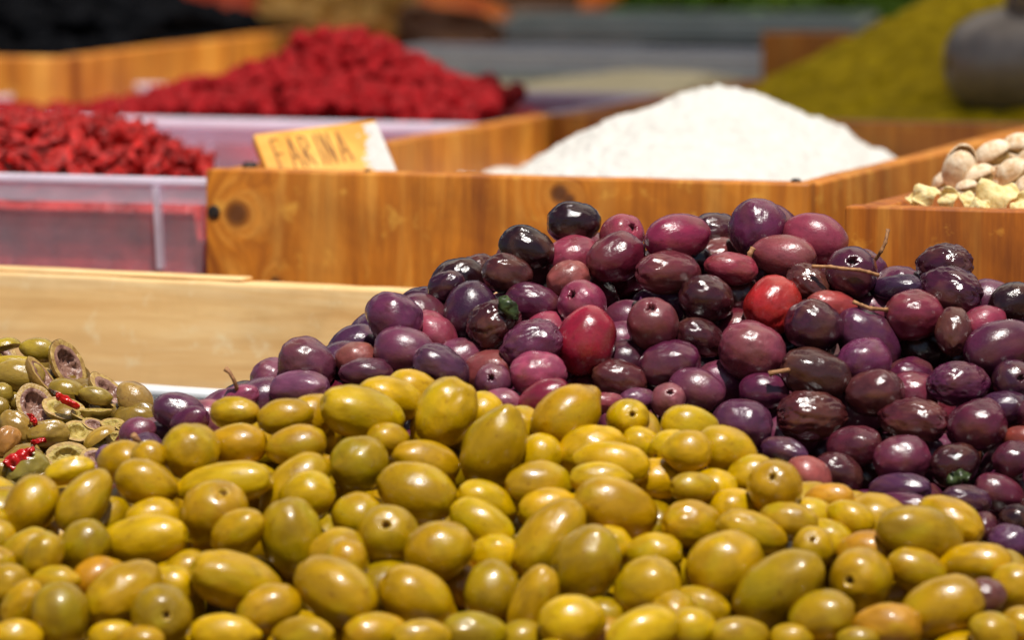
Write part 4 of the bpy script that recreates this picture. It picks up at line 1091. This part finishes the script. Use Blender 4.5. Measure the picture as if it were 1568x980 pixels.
# ------------------------------------------------------------------ scattered heaps
def lump_mesh(name, seed, mat, rough=.35, freq=1.6, sub=3, sq=(1, .8, .7), crease=0):
    bm = bmesh.new(); bmesh.ops.create_icosphere(bm, subdivisions=sub, radius=1); sv = Vector((seed*3.3, seed, 5))
    for v in bm.verts:
        d = v.co.copy(); k = 1+rough*noise.noise(d*freq+sv)+rough*.5*noise.noise(d*freq*2.3+sv)
        if crease: k -= crease*math.exp(-(noise.noise(d*2.4+sv*2)/.12)**2)
        v.co = Vector((d.x*sq[0], d.y*sq[1], d.z*sq[2]))*k
    return bm_mesh(name, bm, mat, True)
def scatter(name, FL, wd, dp, fn, meshes, n, size, label, cat, group, vis=None, mind=.6, lift=0.):
    pts = []; tries = 0; ca, sa = math.cos(ANG), math.sin(ANG)
    while len(pts) < n and tries < n*60:
        tries += 1
        u = random.uniform(.006, wd-.006); v = random.uniform(.006, dp-.006)
        x = FL[0]+ca*u-sa*v; y = FL[1]+sa*u+ca*v; z = fn(x, y)+lift
        if vis and not vis(x, y, z): continue
        r = random.uniform(*size)
        if any((x-a)**2+(y-b)**2+(z-c)**2 < (mind*(r+q))**2 for a, b, c, q in pts): continue
        pts.append((x, y, z, r))
        o = bpy.data.objects.new(name, random.choice(meshes)); COL.objects.link(o)
        o.location = (x, y, z+random.uniform(-.001, .002)); o.scale = (r*random.uniform(.85, 1.2), r, r*random.uniform(.8, 1.1))
        o.rotation_euler = (random.uniform(-.9, .9), random.uniform(-.9, .9), random.uniform(0, 6.28))
        tag(o, label, cat, group)
    return len(pts)
BM = [lump_mesh('dried_berry', s, M['berry'], .8, 1.9, 3, (1.35, .55, .42), .34) for s in range(6)]
def vis1(x, y, z):
    px, py = pix((x, y, z)); return -25 < px < 318 and y < 2.51
nb = scatter('dried_berry', crate_shift(FL1, .010, .010), tw-.02, .332, berry_h, BM, 300, (.0038, .0062), 'shrivelled red dried berry heaped in the front plastic tub', 'dried berry', 'dried red berries in the front tub', vis1, .5)
RM = [lump_mesh('crimson_fruit', 20+s, M['raspberry'], .42, 2.1, 3, (1, .9, .85), .26) for s in range(5)]
nr = scatter('crimson_fruit', crate_shift(FL2, .010, .010), tw2-.02, .25, rasp_h, RM, 300, (.0052, .0068), 'crimson dried fruit heaped in the second plastic tub', 'dried fruit', 'crimson dried fruit in the second tub', lambda x, y, z: (y-rc.y)*math.cos(ANG)+(x-rc.x)*-math.sin(ANG) < .022, .60)
print('berries', nb, 'crimson', nr)

# black dried fruit: one dark mass
def black_h(x, y):
    c = Vector(crate_shift(FLb, wb*.50, .25)); r = math.hypot(x-c.x, y-c.y)
    return max(.305-.28*r, .236)
vs = []; fs = []
base_bm = [bm_ for bm_ in [lump_mesh('tmp', 60+s, M['prune'], .45, 1.6, 2, (1.1, .85, .7), .2) for s in range(3)]]
ca, sa = math.cos(ANG), math.sin(ANG)
for k_ in range(620):
    u = random.uniform(.02, wb-.02); v = random.uniform(.02, .48)
    FLq = FLb; x = FLq[0]+ca*u-sa*v; y = FLq[1]+sa*u+ca*v; z = black_h(x, y)-random.uniform(0, .008)
    r = random.uniform(.009, .013); rot = Matrix.Rotation(random.uniform(0, 6.28), 3, 'Z') @ Matrix.Rotation(random.uniform(-1, 1), 3, 'X')
    m_ = random.choice(base_bm); n_ = len(vs)
    for q in m_.vertices: vs.append(rot @ (q.co*r)+Vector((x, y, z)))
    for f_ in m_.polygons: fs.append(tuple(n_+i for i in f_.vertices))
bo = obj('black_fruit_heap', mesh_from('black_fruit_heap', vs, fs, M['prune'])); tag(bo, 'dark mass of black dried fruit filling the top left crate', 'dried fruit', kind='stuff')
o = heightfield('packed_black_fruit', crate_shift(FLb, .013, .013), ANG, wb-.026, .47, lambda x, y: black_h(x, y)-.009, M['prune'], n=40)
tag(o, 'black dried fruit packed under the heap at top left', 'dried fruit', kind='stuff')

# big dried fruit slices behind, on a brown crate
p = P(300, 70, 3.42)
FLo = (p.x-.02, p.y)
oc = crate('slice_crate', FLo, .27, .26, ZC, .225, M['crate3'], 'brown wooden crate of orange dried fruit slices at the top', th=.012, seed=61)
def slice_piece(px, py, Y, a, b, ang, mat, lab, tilt, seed):
    vs = []; fs = []; nu, nv = 16, 10; k = Y/F
    for i in range(nu+1):
        for j in range(nv+1):
            u, v = i/nu*2-1, j/nv*2-1; wv = (1-abs(u)**3.5)**.5*(1+.2*noise.noise(Vector((u*2, seed, 0))))
            vs.append(Vector((u*a*k, v*b*k*wv, k*b*(.5*u*u+.35*v*v)+k*b*.45*noise.noise(Vector((u*1.7, v*1.7, seed))))))
    W = nv+1
    for i in range(nu):
        for j in range(nv): fs.append((i*W+j, (i+1)*W+j, (i+1)*W+j+1, i*W+j+1))
    o = obj('dried_fruit_slice', mesh_from('dried_fruit_slice', vs, fs, mat)); md = o.modifiers.new('t', 'SOLIDIFY'); md.thickness = .006
    an = RAD(ang); x = RIGHT*math.cos(an)+UP*math.sin(an); z = (-FWD*math.cos(RAD(tilt))+UP*math.sin(RAD(tilt))); z = (z-x*z.dot(x)).normalized(); y = z.cross(x)
    o.matrix_world = Matrix.Translation(P(px, py, Y)) @ Matrix((x, y, z)).transposed().to_4x4()
    tag(o, lab, 'dried fruit', 'dried fruit slices at the back')
SL = [(330, 2, 3.50, 70, 26, -6, 'mango_red', 'red-orange dried fruit slice at the top left beside the black fruit', 40),
 (400, -6, 3.52, 50, 30, 10, 'mango', 'bright orange dried slice behind the red-orange one', 30),
 (470, 18, 3.46, 66, 34, -8, 'mango_tan', 'wide tan dried slice above the crimson heap', 35),
 (545, 14, 3.45, 58, 40, 30, 'mango_tan', 'tan dried slice leaning to the right above the crimson heap', 20),
 (600, 22, 3.44, 60, 18, 62, 'mango_tan', 'narrow upright tan slice right of the leaning one', 10),
 (628, 16, 3.48, 58, 22, 60, 'mango_brown', 'dark brown slice standing behind the narrow tan one', 10),
 (690, 44, 3.42, 72, 30, -6, 'mango_brown', 'broad brown dried slice right above the crimson heap', 15),
 (700, 12, 3.45, 72, 22, -12, 'mango', 'long orange dried slice lying on the broad brown one', 45),
 (660, -4, 3.52, 60, 26, 12, 'mango_red', 'dark red dried slice behind the long orange one', 30),
 (800, 2, 3.56, 80, 26, 0, 'mango_brown', 'brown dried slice left of the green leaves', 30),
 (890, -2, 3.60, 56, 18, 6, 'mango', 'orange dried slice nearest the green leaves', 40),
 (420, 46, 3.40, 60, 22, 5, 'mango_tan', 'tan slice low against the brown crate rim', 20),
 (760, -22, 3.62, 90, 40, 0, 'mango_tan', 'tan slice at the very top edge of the picture', 20),
 (520, -30, 3.58, 110, 44, 0, 'mango_brown', 'brown slice at the very top above the tan ones', 20),
 (350, -34, 3.60, 110, 40, 0, 'mango_red', 'red slice at the very top behind the red-orange one', 20)]
for i, (px, py, Y, a, b, an, mt, lab, tl) in enumerate(SL): slice_piece(px, py, Y, a, b, an, M[mt], lab, tl, i*1.7)

# grey tray with black contents, and the leaves behind
p = P(752, 80, 3.42)
FLg = (p.x, p.y)
tub('grey_tray', FLg, .22, .13, .2515, 'grey-green plastic tray beyond the meal tub', mat='greyplastic', lipmat='greyplastic', ribs=(), cat='tray', ang=RAD(-8))
o = heightfield('tray_fill', crate_shift(FLg, .010, .012), RAD(-8), .20, .105, lambda x, y: .243+.002*fbm(x, y, 50, 2, 3), M['prune'], n=30)
tag(o, 'dark filling of the grey-green tray', 'dried fruit', kind='stuff')
q0 = P(975, 74, 3.245)
tub('black_strip', (q0.x, q0.y), .085, .07, q0.z, 'small black strip before the grey-green tray', mat='prune', lipmat='prune', ribs=(), cat='tray', ang=RAD(-8))  # black strip, given the form of a small open box
p = P(880, 60, 3.66); 
vs = []; fs = []
for k_ in range(1500):
    px = random.uniform(900, 1640); c = P(px, random.uniform(-60, 46), random.uniform(3.62, 3.85)); c.z -= .3*max(0, c.y-3.7)*random.random()
    if px < 960 and pix(c)[1] > 30: continue
    L_ = random.uniform(.012, .024); d = Vector((random.gauss(0, 1), random.gauss(0, .6), random.gauss(0, .8))).normalized(); s_ = d.orthogonal().normalized(); s_.rotate(Matrix.Rotation(random.uniform(0, 6), 3, d)); n_ = len(vs); up_ = d.cross(s_)*L_*.12
    vs += [c, c+d*L_*.4+s_*L_*.25+up_, c+d*L_, c+d*L_*.4-s_*L_*.25+up_, c+d*L_*.5-up_]
    fs += [(n_, n_+1, n_+4), (n_+1, n_+2, n_+4), (n_+2, n_+3, n_+4), (n_+3, n_, n_+4)]
o = obj('green_leaves', mesh_from('green_leaves', vs, fs, M['greens'])); tag(o, 'dark green leafy herbs along the top right', 'leaves', kind='stuff')
# plank standing behind the herb, and a dark backboard closing the stall
q = P(1236, 92, 3.06)
e = empty('blank_sign', (q.x, q.y, q.z-.022), RAD(-6)); tag(e, 'blank wooden sign board standing in the green herb', 'sign')
board('plaque', -.0245, .0245, 0, .006, -.002, .037, M['crate3'], e, bev=.0008, seg=6, rough=.0003, seed=71)
bb = board('stall_backboard', -1.1, 1.1, 4.0, 4.02, ZC+.001, .62, M['counter'], bev=.002, seg=10, seed=81); tag(bb, 'dark wooden backboard at the rear of the stall', 'board')

# scoop lying in the herb
sc = empty('metal_scoop'); tag(sc, 'dull grey metal scoop stuck in the green herb at right', 'scoop')
q = P(1456, 104, 2.80)
xx = Vector((.93, .30, .10)).normalized(); zz = (Vector((0, -.25, 1))-xx*Vector((0, -.25, 1)).dot(xx)).normalized(); yy = zz.cross(xx)
sc.matrix_world = Matrix.Translation(q) @ Matrix((xx, yy, zz)).transposed().to_4x4() @ Matrix.Scale(1.12, 4)
vs = []; fs = []; nu = 28
prof = [(0, .0015), (.0006, .007), (.003, .013), (.008, .0180), (.016, .0215), (.03, .0232), (.06, .0234), (.085, .0232), (.093, .021), (.096, .014), (.0965, .004)]
for (x, r) in prof:
    for j in range(nu):
        t = 2*math.pi*j/nu; vs.append((x, r*math.cos(t), r*math.sin(t)))
for i in range(len(prof)-1):
    for j in range(nu): fs.append((i*nu+j, (i+1)*nu+j, (i+1)*nu+(j+1) % nu, i*nu+(j+1) % nu))
o = obj('barrel', mesh_from('barrel', vs, fs, M['metal']), sc); md = o.modifiers.new('t', 'SOLIDIFY'); md.thickness = .0012
tube('handle', [(.034, 0, .018), (.035, -.001, .032), (.040, -.001, .046), (.046, 0, .062)], [.0085, .0085, .0095, .010], M['metal'], sc, 14)

# ------------------------------------------------------------------ pistachios
def pist_meshes(seed):
    out = []
    for sgn in (1, -1):
        vs = []; fs = []; nu, nv = 16, 12
        for i in range(nv+1):
            t = math.pi*i/nv
            for j in range(nu+1):
                ph = math.pi*j/nu
                x = math.cos(t); r = math.sin(t)**.85*.74*(1-.12*x)
                op = max(0, x+.8)*.19
                d = Vector((x, r*math.cos(ph), r*math.sin(ph)*sgn*.95+sgn*op)); d *= 1+.03*noise.noise(d*3+Vector((seed, sgn, 0)))
                vs.append(d)
        W = nu+1
        for i in range(nv):
            for j in range(nu):
                f = (i*W+j, (i+1)*W+j, (i+1)*W+j+1, i*W+j+1); fs.append(f if sgn > 0 else f[::-1])
        out.append(mesh_from('half_shell', vs, fs, M['shell']))
    return out
PS = [pist_meshes(s) for s in range(2)]
KM = lump_mesh('kernel', 90, M['kernel'], .12, 2, 2, (.86, .56, .6))
def pistachio(px, py, Y, r, ang, roll, lab):
    e = bpy.data.objects.new('pistachio', None); COL.objects.link(e); e.empty_display_size = .01
    c = P(px, py, Y); k = (c-CAM).dot(FWD)/F; an = RAD(ang); x = (RIGHT*math.cos(an)+UP*math.sin(an)-FWD*.5).normalized()
    z = (UP*math.cos(roll)-FWD*math.sin(roll)); z = (z-x*z.dot(x)).normalized(); y = z.cross(x)
    e.matrix_world = Matrix.Translation(c) @ Matrix((x, y, z)).transposed().to_4x4() @ Matrix.Scale(r*k, 4)
    ms = random.choice(PS)
    for m_ in ms:
        o = obj('half_shell', m_, e); md = o.modifiers.new('t', 'SOLIDIFY'); md.thickness = .07
    obj('kernel', KM, e); tag(e, lab, 'pistachio', 'pistachios in the right crate')
PI = [(1470, 257, 2.17, 35, 75, 1.4, 'round pistachio standing nearest the crate side'), (1522, 241, 2.185, 31, 14, .5, 'long pistachio lying on top of the nuts'), (1500, 274, 2.165, 27, 8, .3, 'small pistachio under the topmost one'),
 (1562, 226, 2.20, 28, -10, .4, 'pistachio at the upper right edge of the picture'), (1552, 264, 2.17, 27, 20, .9, 'pistachio at the right edge between two others'), (1575, 246, 2.19, 22, 60, .9, 'pistachio half cut by the right edge'),
 (1532, 262, 2.19, 24, -30, .2, 'shaded pistachio behind the folded slice'), (1572, 290, 2.15, 24, 40, .6, 'pistachio low at the right edge'), (1480, 290, 2.16, 18, 0, .2, 'pistachio sliver behind the small pale slices'),
 (1545, 245, 2.22, 26, 0, .3, 'pistachio behind the long topmost one'), (1446, 280, 2.19, 20, 30, .4, 'pistachio against the crate side')]
for a_ in PI: pistachio(*a_)
def curl(px, py, Y, r, ang, lab, seed, fold=1.):
    vs = []; fs = []; nu, nv = 28, 10
    for i in range(nu):
        ph = 2*math.pi*i/nu
        for j in range(nv+1):
            q = j/nv; rr = q*(1+.12*noise.noise(Vector((math.cos(ph)*1.6, math.sin(ph)*1.6, seed))))
            x, y = rr*math.cos(ph), rr*math.sin(ph)*.8
            z = .42*fold*math.sin(4.0*x+2.6*y+seed)*q+.2*(1-q*q)+.10*noise.noise(Vector((x*3, y*3, seed)))
            vs.append(Vector((x, y, z)))
    W = nv+1
    for i in range(nu):
        i2 = (i+1) % nu
        for j in range(nv): fs.append((i*W+j, i2*W+j, i2*W+j+1, i*W+j+1))
    o = obj('dried_ginger_slice', mesh_from('dried_ginger_slice', vs, fs, M['ginger'])); md = o.modifiers.new('t', 'SOLIDIFY'); md.thickness = .09
    c = P(px, py, Y); k = (c-CAM).dot(FWD)/F; an = RAD(ang); x = RIGHT*math.cos(an)+UP*math.sin(an); z = (-FWD*.75+UP*.65); z = (z-x*z.dot(x)).normalized(); y = z.cross(x)
    o.matrix_world = Matrix.Translation(c) @ Matrix((x, y, z)).transposed().to_4x4() @ Matrix.Scale(r*k, 4)
    tag(o, lab, 'dried slice', 'pale dried slices in the pistachio crate')
CU = [(1418, 298, 2.125, 23, 20, 'pale yellow curled slice at the left of the crate'), (1452, 303, 2.12, 18, 60, 'small pale curled slice, second from the left'), (1480, 306, 2.118, 17, -20, 'tan curled slice, third from the left'),
 (1528, 300, 2.118, 37, 15, 'big folded pale slice in front of the pistachios'), (1566, 312, 2.11, 20, 40, 'pale slice scrap at the right edge'), (1400, 306, 2.13, 14, 0, 'tiny white slice scrap by the crate corner'), (1502, 314, 2.112, 15, 0, 'small slice scrap below the big folded one')]
for i, a_ in enumerate(CU): curl(*a_, i*2.3+1)
pf = heightfield('nut_fill', crate_shift(FLp, .0115, .0115), ANG, .26-.023, .30-.023, lambda x, y: min(.234, .206+.9*max(0, x-.15-.34*(y-2.12)))-.004+.002*fbm(x, y, 120, 2, 3), M['shell'], n=40)
tag(pf, 'packed nuts filling the bottom of the right crate', 'nuts', kind='stuff')
for m_ in base_bm: bpy.data.meshes.remove(m_)
for o in bpy.data.objects:
    if 'front' in o: del o['front']
